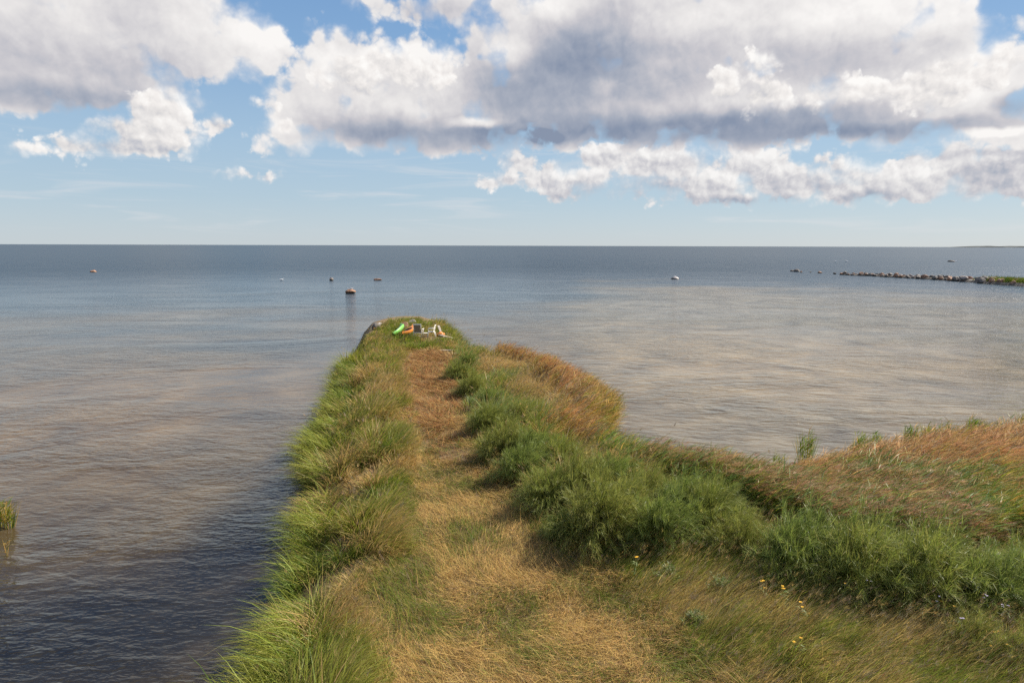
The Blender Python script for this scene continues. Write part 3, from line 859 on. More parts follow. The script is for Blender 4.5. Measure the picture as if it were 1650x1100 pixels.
def shrub_mesh(seed, pal, n_br=330, n_tw=56):
    r_ = np.random.default_rng(seed)
    st = Stuff()
    az = r_.uniform(0, 2 * math.pi, n_br); elv = np.arcsin(r_.uniform(0.02, 1.0, n_br))
    lump = 0.74 + 0.85 * (fbm(np.cos(az) * 1.6 + 5 + seed, np.sin(az) * 1.6 + elv * 1.2 + 3, seed, 3) - 0.3)
    end = np.stack([np.cos(az) * np.cos(elv), np.sin(az) * np.cos(elv), 0.82 * np.sin(elv)], 1) * (lump * r_.uniform(0.72, 1.06, n_br))[:, None]
    end[:, 0] += 0.16 * end[:, 2]; end[:, 1] -= 0.05 * end[:, 2]
    root = np.stack([r_.normal(0, 0.16, n_br), r_.normal(0, 0.16, n_br), np.zeros(n_br)], 1)
    ctrl = root * 0.5 + end * 0.35; ctrl[:, 2] += 0.26
    stems = Stuff()
    dv = end - root; L = np.linalg.norm(dv, axis=1); ph = np.arctan2(dv[:, 1], dv[:, 0]); th = np.arccos(np.clip(dv[:, 2] / L, -1, 1))
    k = r_.random(n_br) < 0.35
    stems.add(blades(root[k], L[k] * 0.9, ph[k], th[k] * 0.6, th[k] * 0.75, np.full(k.sum(), 0.010), palette(k.sum(), [(0.10, 0.12, 0.035), (0.16, 0.12, 0.06)], [0.6, 0.4]), 3))
    hue = r_.random(n_br)
    for q in range(n_tw):
        t = r_.uniform(0.30, 1.0, n_br) ** 0.75
        b = (1 - t)[:, None] ** 2 * root + (2 * t * (1 - t))[:, None] * ctrl + (t ** 2)[:, None] * end
        tg = 2 * (1 - t)[:, None] * (ctrl - root) + 2 * t[:, None] * (end - ctrl) + r_.normal(0, 0.42, (n_br, 3)) + np.array([0.36, -0.12, 0.02])
        tl = np.linalg.norm(tg, axis=1) + 1e-9
        phq = np.arctan2(tg[:, 1], tg[:, 0]); thq = np.arccos(np.clip(tg[:, 2] / tl, -1, 1))
        c_ = 0.88 * palette(n_br, pal, np.stack([0.5 + 0 * hue, 0.2 + 0.5 * hue, 0.4 - 0.3 * hue, 0.05 + 0.25 * hue ** 2], 1))
        st.add(blades(b + r_.normal(0, 0.012, (n_br, 3)), r_.uniform(0.07, 0.17, n_br), phq, thq - 0.1, r_.uniform(0, 0.4, n_br), r_.uniform(0.0040, 0.0085, n_br), c_, 2, c_ * 0.75 + np.array([0.10, 0.10, 0.035])))
    return st.mesh('foliage', m_leaf), stems.mesh('stems', m_leaf)


variants = [shrub_mesh(200 + k, PALS[k % 3]) for k in range(6)]
# base pixel x, y; width and height in photo pixels
SHRUBS = [
    (738, 612, 46, 34), (760, 640, 60, 40), (752, 596, 44, 26), (790, 662, 60, 36), (786, 700, 74, 52), (815, 742, 96, 58), (835, 690, 60, 34), (842, 778, 100, 66), (888, 822, 110, 78), (905, 762, 90, 54),
    (965, 872, 165, 112), (985, 800, 120, 70), (1062, 888, 150, 100), (1135, 870, 140, 90), (1190, 905, 120, 76), (1040, 830, 110, 66), (1290, 935, 190, 104), (1385, 955, 215, 124), (1500, 975, 220, 116),
    (930, 812, 120, 84), (1092, 852, 140, 92), (862, 748, 96, 60), (1150, 850, 110, 76), (1420, 905, 150, 48), (1010, 852, 120, 90),
    (1605, 1000, 190, 112), (1330, 884, 150, 50), (1470, 905, 170, 54), (1700, 985, 190, 120), (1590, 925, 150, 46), (900, 870, 70, 40), (1235, 955, 80, 46), (1560, 1060, 110, 80), (1650, 1090, 130, 100)]
special = {(965, 872): 'large feathery green shrub bulging towards the mown path', (1385, 955): 'broad dark green feathery shrub with a shaded hollow under its near side',
           (1500, 975): 'feathery green shrub beside the broad dark one with pale sunlit top', (1605, 1000): 'feathery shrub near the frame corner with lilac flowers rising from it'}
for i, (bx, by, wpx, hpx) in enumerate(SHRUBS):
    p = at(bx, by, 0.55)
    p.z = gz(p.x, p.y) - 0.03
    mpp = p.y / F * 1.02
    s = wpx * mpp / 1.60
    sh = hpx * mpp / 0.56
    o = empty('feathery_shrub', p, random.uniform(-0.5, 0.5))
    o.scale = (s, s * 1.0, min(sh, s * 1.5))
    fm, sm = variants[(i * 5 + i // 3) % 6]
    for nm, me in (('foliage', fm), ('stems', sm)):
        c = bpy.data.objects.new(nm, me); c.parent = o; link(c)
    tag(o, special.get((bx, by), 'feathery green shrub in the windblown row along the path'), 'shrub', 'feathery shrubs along the path')

# ------------------------------------------------------------------ solid things: mesh helpers


def obj_bm(name, bm, mat, parent=None, smooth_shade=False):
    me = bpy.data.meshes.new(name)
    bmesh.ops.recalc_face_normals(bm, faces=bm.faces)
    for f in bm.faces: f.smooth = smooth_shade
    bm.to_mesh(me); bm.free()
    me.materials.append(mat)
    o = bpy.data.objects.new(name, me)
    if parent: o.parent = parent
    return link(o)


def bm_tube(bm, pts, r, n=8, cap=True):
    pts = [Vector(p) for p in pts]
    rad = r if isinstance(r, (list, tuple)) else [r] * len(pts)
    rings = []
    for i, p in enumerate(pts):
        t = (pts[min(i + 1, len(pts) - 1)] - pts[max(i - 1, 0)]).normalized()
        a = t.cross(Vector((0, 0, 1)) if abs(t.z) < 0.9 else Vector((1, 0, 0))).normalized(); b = t.cross(a)
        rings.append([bm.verts.new(p + (a * math.cos(2 * math.pi * k / n) + b * math.sin(2 * math.pi * k / n)) * rad[i]) for k in range(n)])
    for q, w in zip(rings, rings[1:]):
        for k in range(n): bm.faces.new((q[k], q[(k + 1) % n], w[(k + 1) % n], w[k]))
    if cap: bm.faces.new(rings[0]); bm.faces.new(rings[-1])
    return bm


def bm_box(bm, c, s, rot=None, bevel=0.0):
    r = bmesh.ops.create_cube(bm, size=1.0)
    M = Matrix.Translation(Vector(c)) @ (rot.to_4x4() if rot else Matrix()) @ Matrix.Diagonal((*s, 1))
    bmesh.ops.transform(bm, matrix=M, verts=r['verts'])
    if bevel:
        es = list({e for v in r['verts'] for e in v.link_edges})
        bmesh.ops.bevel(bm, geom=es, offset=bevel, segments=2, affect='EDGES', profile=0.6)
    return bm


def stone_mat(name, c0, c1, c2):
    m, nt, g, out = new_mat(name)
    tc = nt.nodes.new('ShaderNodeTexCoord').outputs['Object']
    n1 = g.noise(tc, 2.2, 6, 0.65, 0.4); n2 = g.noise(tc, 16.0, 4, 0.6)
    c = g.ramp(n1, [(0.32, c0), (0.5, c1), (0.66, c2)])
    c = g.mix(g.sstep(n2, 0.56, 0.72, 0, 0.6), c, tuple(v * 0.45 for v in c1))
    # weed and wet line near the water
    pz = g.sep(nt.nodes.new('ShaderNodeNewGeometry').outputs['Position'])[2]
    wet = g.sstep(g.m('MULTIPLY_ADD', n1, 0.12, pz), 0.24, 0.10)
    c = g.mix(g.m('MULTIPLY', wet, 0.75), c, (0.035, 0.03, 0.018))
    principled(nt, out, **{'Base Color': c, 'Roughness': 0.8, 'Normal': bump(nt, g.m('ADD', n1, g.m('MULTIPLY', n2, 0.3)), 0.6, 0.08)})
    return m


m_granite = stone_mat('granite', (0.14, 0.115, 0.10), (0.27, 0.22, 0.185), (0.42, 0.36, 0.31))
m_rust = stone_mat('lichen_stone', (0.12, 0.06, 0.035), (0.30, 0.15, 0.08), (0.42, 0.27, 0.18))
m_dark = stone_mat('dark_stone', (0.06, 0.05, 0.045), (0.14, 0.12, 0.10), (0.26, 0.23, 0.20))
m_pale = stone_mat('pale_stone', (0.34, 0.29, 0.26), (0.52, 0.46, 0.42), (0.66, 0.60, 0.56))


def rock_mesh(seed, mat, flat=0.62, sub=3):
    bm = bmesh.new()
    bmesh.ops.create_icosphere(bm, subdivisions=sub, radius=1.0)
    rr = np.random.default_rng(seed)
    cuts = [(Vector(rr.normal(0, 1, 3)).normalized(), rr.uniform(0.55, 0.88)) for _ in range(11)]
    for v in bm.verts:
        p = v.co.copy()
        for nrm, dd in cuts:
            k = p.dot(nrm) - dd
            if k > 0: p -= nrm * k * 0.88
        q = np.array([[p.x, p.y]])
        f = 1 + 0.16 * (float(fbm(q[:, 0] * 1.8 + seed, q[:, 1] * 1.8 + p.z * 1.7, seed, 3)[0]) - 0.5)
        v.co = Vector((p.x * f, p.y * f * 0.85, p.z * f * flat))
    me = bpy.data.meshes.new('boulder')
    for f in bm.faces: f.smooth = sub > 3
    bm.to_mesh(me); bm.free(); me.materials.append(mat)
    return me


ROCKS = {nm: [rock_mesh(500 + 10 * k + 3 * q, m, 0.62 + 0.08 * (q % 3)) for q in range(4)] for k, (nm, m) in enumerate((('granite', m_granite), ('rust', m_rust), ('dark', m_dark), ('pale', m_pale)))}


def rock(name, kind, p, s, label, group=None, cat='rock', rz=None, flat=1.0, tilt=0.0):
    o = bpy.data.objects.new(name, random.choice(ROCKS[kind]))
    o.location = p; o.scale = (s, s * random.uniform(0.8, 1.1), s * flat)
    o.rotation_euler = (random.uniform(-tilt, tilt), random.uniform(-tilt, tilt), random.uniform(0, 6.28) if rz is None else rz)
    return tag(link(o), label, cat, group)


# ------------------------------------------------------------------ rocks in the sea
def sea(px, py): return at(px, py, 0.0)


p = sea(565, 472.5); rock('rock', 'rust', p + Vector((0, 0, 0.16)), 0.62, 'rust brown rock in the sea beyond the spit with gulls on top', flat=0.9, rz=0.2)
GULL_SPOTS = [(p + Vector((0.15, 0.0, 0.50)), 'white gull perched on the rust brown rock beyond the spit', 0.45, 0.3), (p + Vector((-0.25, 0.05, 0.46)), 'second gull on the rust brown rock, the one nearer the open sea side', 0.35, 2.6)]
p = sea(534, 452); rock('rock', 'granite', p + Vector((0, 0, 0.2)), 0.42, 'small pinkish rounded rock between the white bird and the long flat rock', flat=1.15)
p = sea(608, 451.5); rock('rock', 'rust', p + Vector((0, 0, 0.06)), 0.75, 'low flat brown rock barely above the water beyond the spit', flat=0.5, rz=0.0)
p = sea(150, 438.5); rock('rock', 'rust', p + Vector((0, 0, 0.12)), 0.85, 'lone reddish rock far out in the open water, leftmost of all rocks', flat=0.7, rz=0.1)
p = sea(1087, 449.5); rock('rock', 'pale', p + Vector((0, 0, 0.12)), 0.95, 'pale flat rock with a gull standing on it, alone before the breakwater', flat=0.5, rz=0.0)
GULL_SPOTS.append((p + Vector((0.1, 0, 0.42)), 'white gull standing on the pale flat rock before the breakwater', 0.5, 0.2))
p = sea(1533, 421.8); rock('rock', 'dark', p + Vector((0, 0, 0.15)), 1.5, 'dark low rock far beyond the breakwater beside a white bird', flat=0.5, rz=0.0)
GULL_SPOTS.append((sea(1541, 421.8) + Vector((0, 0, 0.1)), 'white swan floating beside the dark rock beyond the breakwater', 1.3, 0.0))
GULL_SPOTS.append((sea(1346, 422.2) + Vector((0, 0, 0.1)), 'white swan on the water beyond the seaward end of the breakwater', 1.0, 3.0))
GULL_SPOTS.append((sea(1364, 422.0) + Vector((0, 0, 0.1)), 'white swan following another past the end of the breakwater, nearer the dark rock', 1.2, 3.0))
GULL_SPOTS.append((sea(454, 452) + Vector((0, 0, 0.05)), 'white gull floating on open water beside the small pinkish rock', 0.75, 0.4))
for (px, py, s, kd, lb) in ((1276, 437.4, 0.55, 'dark', 'dark rock at the start of the loose rocks off the breakwater'), (1284, 437.8, 0.8, 'dark', 'long low dark rock lying second in the loose row off the breakwater'),
                            (1291, 439.0, 0.35, 'rust', 'small brown rock trailing behind the long dark one off the breakwater'), (1306, 439.0, 0.22, 'dark', 'tiny dark stone tip halfway between loose rocks and breakwater'),
                            (1321, 440.0, 0.6, 'rust', 'rounded brown rock standing alone just off the breakwater end'), (1345, 441.6, 0.4, 'dark', 'low dark stone awash right beside the breakwater end')):
    q = sea(px, py); rock('rock', kd, q + Vector((0, 0, 0.10)), s, lb, flat=0.8)
q = sea(545, 626); rock('stone', 'dark', q + Vector((0, 0, 0.10)), 0.17, 'small dark stone in the shallows against the grassy left bank', flat=1.2, cat='stone')

# the breakwater: a low bank of single boulders
bw = [(1357, 442.5), (1380, 444.0), (1407, 444.5), (1430, 446.2), (1460, 447.6), (1490, 449.4), (1520, 450.9), (1550, 453.0), (1580, 455.2), (1610, 458), (1650, 460.5), (1720, 465), (1800, 470)]
bwp = [sea(*q) for q in bw]
co = []; qd = []
for i, q in enumerate(bwp):
    t = (bwp[min(i + 1, len(bwp) - 1)] - bwp[max(i - 1, 0)]).normalized(); nn = Vector((-t.y, t.x, 0))
    wid = 0.9 + 0.08 * i; top = 0.18 + 0.035 * i
    for k, (u, zz) in enumerate(((-1.3, -0.3), (-0.7, top * 0.7), (0, top), (0.7, top * 0.7), (1.3, -0.3))): co.append(q + nn * u * wid + Vector((0, 0, zz)))
    if i:
        for k in range(4): qd.append(((i - 1) * 5 + k, i * 5 + k, i * 5 + k + 1, (i - 1) * 5 + k + 1))
m_shingle = stone_mat('shingle', (0.06, 0.05, 0.038), (0.12, 0.10, 0.075), (0.20, 0.17, 0.13))
tag(obj_np('shingle_bank', np.array([tuple(v) for v in co]), np.array(qd), mat=m_shingle), kind='structure')


def along_bw(t):
    f = t * (len(bwp) - 1); i = min(int(f), len(bwp) - 2); return bwp[i].lerp(bwp[i + 1], f - i), (bwp[i + 1] - bwp[i]).normalized()


for k in range(190):
    t = random.random() ** 0.95 * 0.93
    q, tg = along_bw(t); nn = Vector((-tg.y, tg.x, 0))
    s = random.uniform(0.28, 0.62) * (0.75 + 0.5 * smooth(np.array(t), 0.25, 0.5)) * (1.25 if random.random() < 0.15 else 1)
    side_ = random.uniform(-1, 1)
    q = q + nn * side_ * (0.8 + 1.0 * t) + Vector((0, 0, 0.05 + s * 0.28 + (0.28 * (1 - abs(side_)) * (0.5 + t))))
    rock('boulder', random.choice(['granite', 'rust', 'rust', 'dark', 'dark', 'dark']), q, float(s), 'grey brown boulder among those heaped along the breakwater', 'boulders of the breakwater', 'boulder', tilt=0.5)
q = sea(1359, 442.6); rock('boulder', 'dark', q + Vector((0, -0.3, 0.28)), 0.72, 'biggest round dark boulder at the seaward end of the breakwater', 'boulders of the breakwater', 'boulder', flat=1.1)

# grass on the landward end of the breakwater
P = []
for k in range(5200):
    t = random.uniform(0.645, 1.0); q, tg = along_bw(t); nn = Vector((-tg.y, tg.x, 0))
    if random.random() > smooth(np.array(t), 0.62, 0.78): continue
    q = q + nn * random.uniform(-0.5, 1.3) * (1.2 + t); P.append((q.x, q.y, 0.35))
P = np.array(P); n = len(P)
bg = Stuff()
bg.add(blades(P, rng.uniform(0.5, 1.05, n), WIND + rng.normal(0, 0.6, n), rng.uniform(0.05, 0.4, n), rng.uniform(0.3, 1.0, n), np.full(n, 0.07), palette(n, [GREEN, YGREEN, OLIVE], [0.7, 0.2, 0.4]) * 0.8, 2))
tag(bg.build('shore_grass', m_leaf), 'green grass on the landward end of the stone breakwater', 'grass', kind='stuff')

# ------------------------------------------------------------------ the low wooded shore on the horizon
m_far, nt, g, out = new_mat('wooded_shore')
tc = nt.nodes.new('ShaderNodeNewGeometry').outputs['Position']
principled(nt, out, **{'Base Color': g.ramp(g.noise(tc, 0.02, 4, 0.6), [(0.35, (0.03, 0.04, 0.042)), (0.65, (0.055, 0.065, 0.06))]), 'Roughness': 1.0})
co = []; qd = []; D = 8200.0
xs = np.arange(5520, 8600, 14.0)
prof = np.where(xs < 6010, 15 * smooth(xs, 5530, 5620) * (1 - 0.75 * smooth(xs, 5840, 5905)), 0) + np.where(xs > 5930, 15 * smooth(xs, 5935, 6060), 0) + 3.0
prof = prof + 6 * (fbm(xs * 0.02, xs * 0 + 2, 5, 3) - 0.5) + 5 * (fbm(xs * 0.004, xs * 0 + 8, 9, 2) - 0.5)
for i, x_ in enumerate(xs):
    for (dy, k) in ((0, -0.4), (30, 0.6), (220, 1.0), (420, 0.7), (900, -0.3)): co.append((x_, D + dy, max(prof[i], 0.5) * k))
    if i:
        for k in range(4): qd.append(((i - 1) * 5 + k, i * 5 + k, i * 5 + k + 1, (i - 1) * 5 + k + 1))
tag(obj_np('hills', np.array(co), np.array(qd), mat=m_far), kind='structure')

# ------------------------------------------------------------------ birds: one shaped body with neck and head, beak apart
m_feather, nt, g, out = new_mat('white_feathers')
tc = nt.nodes.new('ShaderNodeTexCoord').outputs['Object']
principled(nt, out, **{'Base Color': g.mix(g.sstep(g.noise(tc, 9, 3), 0.45, 0.7), (0.80, 0.79, 0.77), (0.62, 0.62, 0.63)), 'Roughness': 0.7})
m_beak, nt, g, out = new_mat('beak'); principled(nt, out, **{'Base Color': g.mix(g.noise(nt.nodes.new('ShaderNodeTexCoord').outputs['Object'], 20), (0.6, 0.32, 0.05), (0.45, 0.2, 0.03)), 'Roughness': 0.4})


def bird_meshes():
    bm = bmesh.new()
    prof_ = [(-0.52, 0.16, 0.012), (-0.40, 0.15, 0.05), (-0.25, 0.14, 0.105), (-0.05, 0.13, 0.145), (0.12, 0.14, 0.14), (0.24, 0.18, 0.10), (0.29, 0.26, 0.062), (0.31, 0.34, 0.052), (0.345, 0.40, 0.062), (0.40, 0.41, 0.045), (0.43, 0.405, 0.018)]
    bm_tube(bm, [(x_, 0, z_) for x_, z_, r_ in prof_], [r_ for _, _, r_ in prof_], 10)
    a = obj_bm('bird_body', bm, m_feather, smooth_shade=True)
    bm = bmesh.new(); bm_tube(bm, [(0.42, 0, 0.405), (0.50, 0, 0.395)], [0.018, 0.004], 6)
    b = obj_bm('beak', bm, m_beak)
    me = (a.data, b.data); bpy.data.objects.remove(a); bpy.data.objects.remove(b)
    return me


bme, kme = bird_meshes()
for q, lb, s, rz in GULL_SPOTS:
    nm = 'swan' if 'swan' in lb else 'gull'
    o = bpy.data.objects.new(nm, bme); o.location = q; o.rotation_euler = (0, 0, rz); o.scale = (s, s, s); link(o)
    c = bpy.data.objects.new('beak', kme); c.parent = o; link(c)
    tag(o, lb, 'bird')

# ------------------------------------------------------------------ things left at the tip of the spit


def plastic(name, c, c2, rough=0.45):
    m, nt, g, out = new_mat(name)
    tc = nt.nodes.new('ShaderNodeTexCoord').outputs['Object']
    n_ = g.noise(tc, 6.0, 5, 0.65)
    principled(nt, out, **{'Base Color': g.mix(g.sstep(n_, 0.45, 0.75), c, c2), 'Roughness': rough, 'Normal': bump(nt, n_, 0.15, 0.01)})
    return m


m_lime = plastic('green_plastic', (0.17, 0.50, 0.07), (0.24, 0.45, 0.10))
m_orange = plastic('orange_plastic', (0.70, 0.24, 0.03), (0.55, 0.18, 0.03))
m_black = plastic('dark_seat', (0.03, 0.03, 0.045), (0.07, 0.055, 0.08), 0.6)
m_white = plastic('white_plastic', (0.78, 0.73, 0.62), (0.66, 0.60, 0.48), 0.4)
m_sling = plastic('taupe_mesh', (0.26, 0.20, 0.15), (0.20, 0.16, 0.12), 0.8)
m_wood = plastic('grey_wood', (0.48, 0.42, 0.34), (0.30, 0.25, 0.19), 0.9)


def kayak(loc, rot, mat, label, length=2.7, beam=0.66, size=1.0):
    root = empty('kayak', loc, 0.0, size); root.rotation_euler = rot
    nst = 25
    st = [(-1 + 2 * k / (nst - 1)) for k in range(nst)]
    def half(t): return beam / 2 * max(0.03, (1 - abs(t) ** 2.3)) ** 0.8
    def rocker(t): return 0.26 * abs(t) ** 3.2
    bm = bmesh.new(); rings = []
    for t in st:
        b = half(t); z0 = rocker(t); hgt = 0.30 * (1 - 0.35 * abs(t) ** 2)
        ring = []
        for k in range(13):
            a = math.pi * k / 12
            ring.append(bm.verts.new((t * length / 2, -math.cos(a) * b, z0 + hgt - hgt * math.sin(a) ** 0.75)))
        rings.append(ring)
    for q, w in zip(rings, rings[1:]):
        for k in range(12): bm.faces.new((q[k], q[k + 1], w[k + 1], w[k]))
    obj_bm('hull', bm, mat, root, True)
    # deck with an open cockpit
    bm = bmesh.new(); rows = []
    for t in st:
        b = half(t); zt = rocker(t) + 0.30 * (1 - 0.35 * abs(t) ** 2)
        open_ = max(0.0, 1 - (abs(t + 0.06) / 0.42) ** 4)
        row = []
        for sgn in (-1, 1):
            inner = b * 0.70 * math.sqrt(open_) if open_ > 0 else 0.0
            row.append([bm.verts.new((t * length / 2, sgn * u, zt + 0.006 + 0.06 * (1 - (u / max(b, 1e-3)) ** 2))) for u in (b * 1.01, max(inner, b * 0.0) * 0.5 + b * 0.5, inner + 1e-4)])
        rows.append(row)
    for q, w in zip(rows, rows[1:]):
        for sd_ in (0, 1):
            for k in range(2): bm.faces.new((q[sd_][k], q[sd_][k + 1], w[sd_][k + 1], w[sd_][k]))
    obj_bm('deck', bm, mat, root, True)
    bm = bmesh.new(); pts = []
    for k in range(33):
        a = 2 * math.pi * k / 32; t = -0.06 + 0.42 * math.cos(a)
        pts.append((t * length / 2, half(t) * 0.70 * math.copysign(abs(math.sin(a)) ** 0.6, math.sin(a)), rocker(t) + 0.345))
    bm_tube(bm, pts, 0.018, 6, False)
    obj_bm('coaming', bm, m_black, root, True)
    s_ = obj_bm('seat', bm_box(bm_box(bmesh.new(), (-0.22, 0, 0.12), (0.42, 0.40, 0.06), bevel=0.02), (-0.45, 0, 0.27), (0.06, 0.40, 0.32), Matrix.Rotation(R(-14), 3, 'Y'), 0.02), m_black, root)
    bm = bmesh.new(); bm_box(bm, (0, 0, 0.05), (length * 0.62, beam * 0.62, 0.02)); obj_bm('cockpit_floor', bm, m_black, root)
    return tag(root, label, 'kayak')


def tip_at(px, py):
    p = at(px, py, 0.8)
    for _ in range(3): p = at(px, py, gz(p.x, p.y))
    p.z = gz(p.x, p.y); return p


p = tip_at(644, 543); kayak(p + Vector((0, 0.4, 0.22)), Euler((R(-46), R(-9), R(84)), 'XYZ'), m_lime, 'lime green kayak tipped on its side in the grass at the tip of the spit', 2.7, 0.90, 0.66)
p = tip_at(658, 543); kayak(p + Vector((0.0, 0.4, 0.16)), Euler((R(-14), R(-8), R(78)), 'XYZ'), m_orange, 'orange kayak with dark cockpit lying between green kayak and white chair', 2.6, 0.92, 0.64)


def sling_chair(loc, rz, label, s=1.0):
    root = empty('garden_chair', loc, rz, s)
    w = 0.54
    for sx in (-1, 1):
        x_ = sx * w / 2
        obj_bm('leg', bm_tube(bmesh.new(), [(x_, 0.28, 0.0), (x_, 0.22, 0.60)], 0.019), m_white, root, True)
        obj_bm('leg', bm_tube(bmesh.new(), [(x_, -0.34, 0.0), (x_, -0.20, 0.42), (x_, -0.16, 0.60)], 0.019), m_white, root, True)
        obj_bm('armrest', bm_box(bmesh.new(), (x_ + sx * 0.02, 0.03, 0.62), (0.075, 0.52, 0.03), bevel=0.012), m_white, root)
        obj_bm('back_post', bm_tube(bmesh.new(), [(x_ * 0.88, -0.18, 0.40), (x_ * 0.88, -0.34, 0.93)], 0.022), m_white, root, True)
    obj_bm('top_rail', bm_box(bmesh.new(), (0, -0.345, 0.945), (w * 1.02, 0.05, 0.085), Matrix.Rotation(R(-16), 3, 'X'), 0.02), m_white, root)
    obj_bm('seat', bm_box(bmesh.new(), (0, 0.03, 0.42), (w * 0.86, 0.46, 0.03), Matrix.Rotation(R(4), 3, 'X'), 0.01), m_sling, root)
    obj_bm('seat_frame', bm_box(bm_box(bmesh.new(), (0, 0.265, 0.43), (w, 0.05, 0.055), bevel=0.015), (0, -0.205, 0.395), (w, 0.05, 0.055), bevel=0.015), m_white, root)
    obj_bm('backrest', bm_box(bmesh.new(), (0, -0.265, 0.66), (w * 0.80, 0.018, 0.50), Matrix.Rotation(R(16.5), 3, 'X'), 0.006), m_sling, root)
    obj_bm('stretcher', bm_tube(bmesh.new(), [(-w / 2, -0.28, 0.18), (w / 2, -0.28, 0.18)], 0.016), m_white, root, True)
    return tag(root, label, 'chair')


def shell_chair(loc, rz, label, s=1.0):
    """Moulded plastic garden chair: one curved back, seat, arms and four splayed legs."""
    root = empty('garden_chair', loc, rz, s)
    bm = bmesh.new(); rows = []
    for k in range(7):
        z_ = 0.42 + 0.085 * k; y_ = -0.22 - 0.022 * k
        rows.append([bm.verts.new((u * (0.25 - 0.007 * k * k * 0.3), y_ + 0.10 * u * u, z_)) for u in (-1, -0.6, -0.2, 0.2, 0.6, 1)])
    for q, w in zip(rows, rows[1:]):
        for k in range(5): bm.faces.new((q[k], q[k + 1], w[k + 1], w[k]))
    bmesh.ops.solidify(bm, geom=bm.faces[:], thickness=0.03)
    obj_bm('backrest', bm, m_white, root, True)
    obj_bm('seat', bm_box(bmesh.new(), (0, 0.0, 0.42), (0.48, 0.46, 0.035), Matrix.Rotation(R(3), 3, 'X'), 0.014), m_white, root)
    for sx in (-1, 1):
        obj_bm('armrest', bm_tube(bmesh.new(), [(sx * 0.24, -0.26, 0.66), (sx * 0.285, -0.05, 0.655), (sx * 0.285, 0.20, 0.64), (sx * 0.26, 0.23, 0.44)], [0.022, 0.028, 0.028, 0.02]), m_white, root, True)
        obj_bm('leg', bm_tube(bmesh.new(), [(sx * 0.22, 0.20, 0.42), (sx * 0.27, 0.27, 0.0)], [0.032, 0.02]), m_white, root, True)
        obj_bm('leg', bm_tube(bmesh.new(), [(sx * 0.21, -0.20, 0.42), (sx * 0.26, -0.32, 0.0)], [0.032, 0.02]), m_white, root, True)
    return tag(root, label, 'chair')


p = tip_at(674, 546); sling_chair(p + Vector((0, 0.1, 0.02)), R(-6), 'white framed garden chair with taupe mesh back, seen from behind beside the orange kayak', 0.82)
p = tip_at(695, 545); shell_chair(p + Vector((0, 0.1, 0.02)), R(92), 'moulded off white garden chair standing sideways at the tip of the spit', 0.78)
p = tip_at(686, 543)
o = empty('bench', p + Vector((0, 0.1, 0.0)), R(8))
obj_bm('board', bm_box(bmesh.new(), (0, 0, 0.20), (0.34, 0.24, 0.035), bevel=0.008), m_white, o)
for sx in (-1, 1): obj_bm('leg', bm_box(bmesh.new(), (sx * 0.13, 0, 0.09), (0.035, 0.18, 0.18), bevel=0.006), m_white, o)
tag(o, 'low pale footstool in the grass between the two garden chairs', 'stool'); o.name = 'footstool'


def plank(px, py, size, rz, ry, label, mat=None):
    p = tip_at(px, py)
    bm = bmesh.new(); bm_box(bm, (0, 0, 0), size, bevel=0.01)
    bmesh.ops.subdivide_edges(bm, edges=[e for e in bm.edges if e.calc_length() > 0.3], cuts=4)
    for v in bm.verts: v.co += Vector((random.uniform(-1, 1), random.uniform(-1, 1), random.uniform(-1, 1))) * 0.006
    o = obj_bm('plank', bm, mat or m_wood)
    o.location = p + Vector((0, 0, size[2] / 2 + 0.03 + abs(math.sin(ry)) * size[0] / 2)); o.rotation_euler = (0, ry, rz)
    return tag(o, label, 'plank')


plank(709, 540, (0.62, 0.13, 0.05), R(-60), R(48), 'pale plank leaning steeply beside the orange bundle')
plank(718, 545, (0.95, 0.14, 0.05), R(-38), R(6), 'long weathered plank lying in the grass below the pale stones')
plank(724, 566, (0.9, 0.13, 0.05), R(8), 0.0, 'white weathered plank at the edge of the path where it ends')
plank(742, 572, (0.6, 0.16, 0.05), R(-20), 0.0, 'short pale plank in the grass behind the white weathered one')
# orange bundle: crumpled tarpaulin
bm = bmesh.new(); bmesh.ops.create_icosphere(bm, subdivisions=3, radius=0.22)
for v in bm.verts:
    k = float(vnoise(np.array([v.co.x * 9 + 3]), np.array([v.co.y * 9 + v.co.z * 7]), 5)[0])
    v.co *= 0.75 + 0.5 * k; v.co.z *= 0.6
o = obj_bm('tarpaulin', bm, m_orange); o.location = tip_at(711, 542) + Vector((0, 0, 0.12))
tag(o, 'crumpled orange tarpaulin lying in the grass beside the leaning plank', 'tarpaulin')

# stones at the tip
TIP = [(606, 531, 0.34, 'dark', 'large dark boulder at the corner of the tip, pale with bird lime on top', 1.1), (611, 524, 0.20, 'pale', 'pale stone behind the large dark boulder at the tip', 0.8),
       (664, 524, 0.30, 'pale', 'pinkish white boulder standing behind the orange kayak', 1.3), (659, 523, 0.2, 'pale', 'smaller pale stone leaning against the pinkish white boulder', 1.0), (669, 524, 0.2, 'granite', 'grey stone on the chair side of the pinkish white boulder', 1.0),
       (652, 529, 0.36, 'rust', 'rounded brown boulder behind the green and orange kayaks', 1.0), (682, 523, 0.16, 'dark', 'small dark stone at the seaward edge above the white chair', 1.0), (687, 522, 0.12, 'pale', 'tiny pale stone at the seaward edge next to the dark one', 0.9)]
for px, py, s, kd, lb, fl in TIP:
    rock('boulder' if s > 0.25 else 'stone', kd, tip_at(px, py) + Vector((0, 0, s * 0.35)), s, lb, flat=fl, cat='boulder' if s > 0.25 else 'stone')
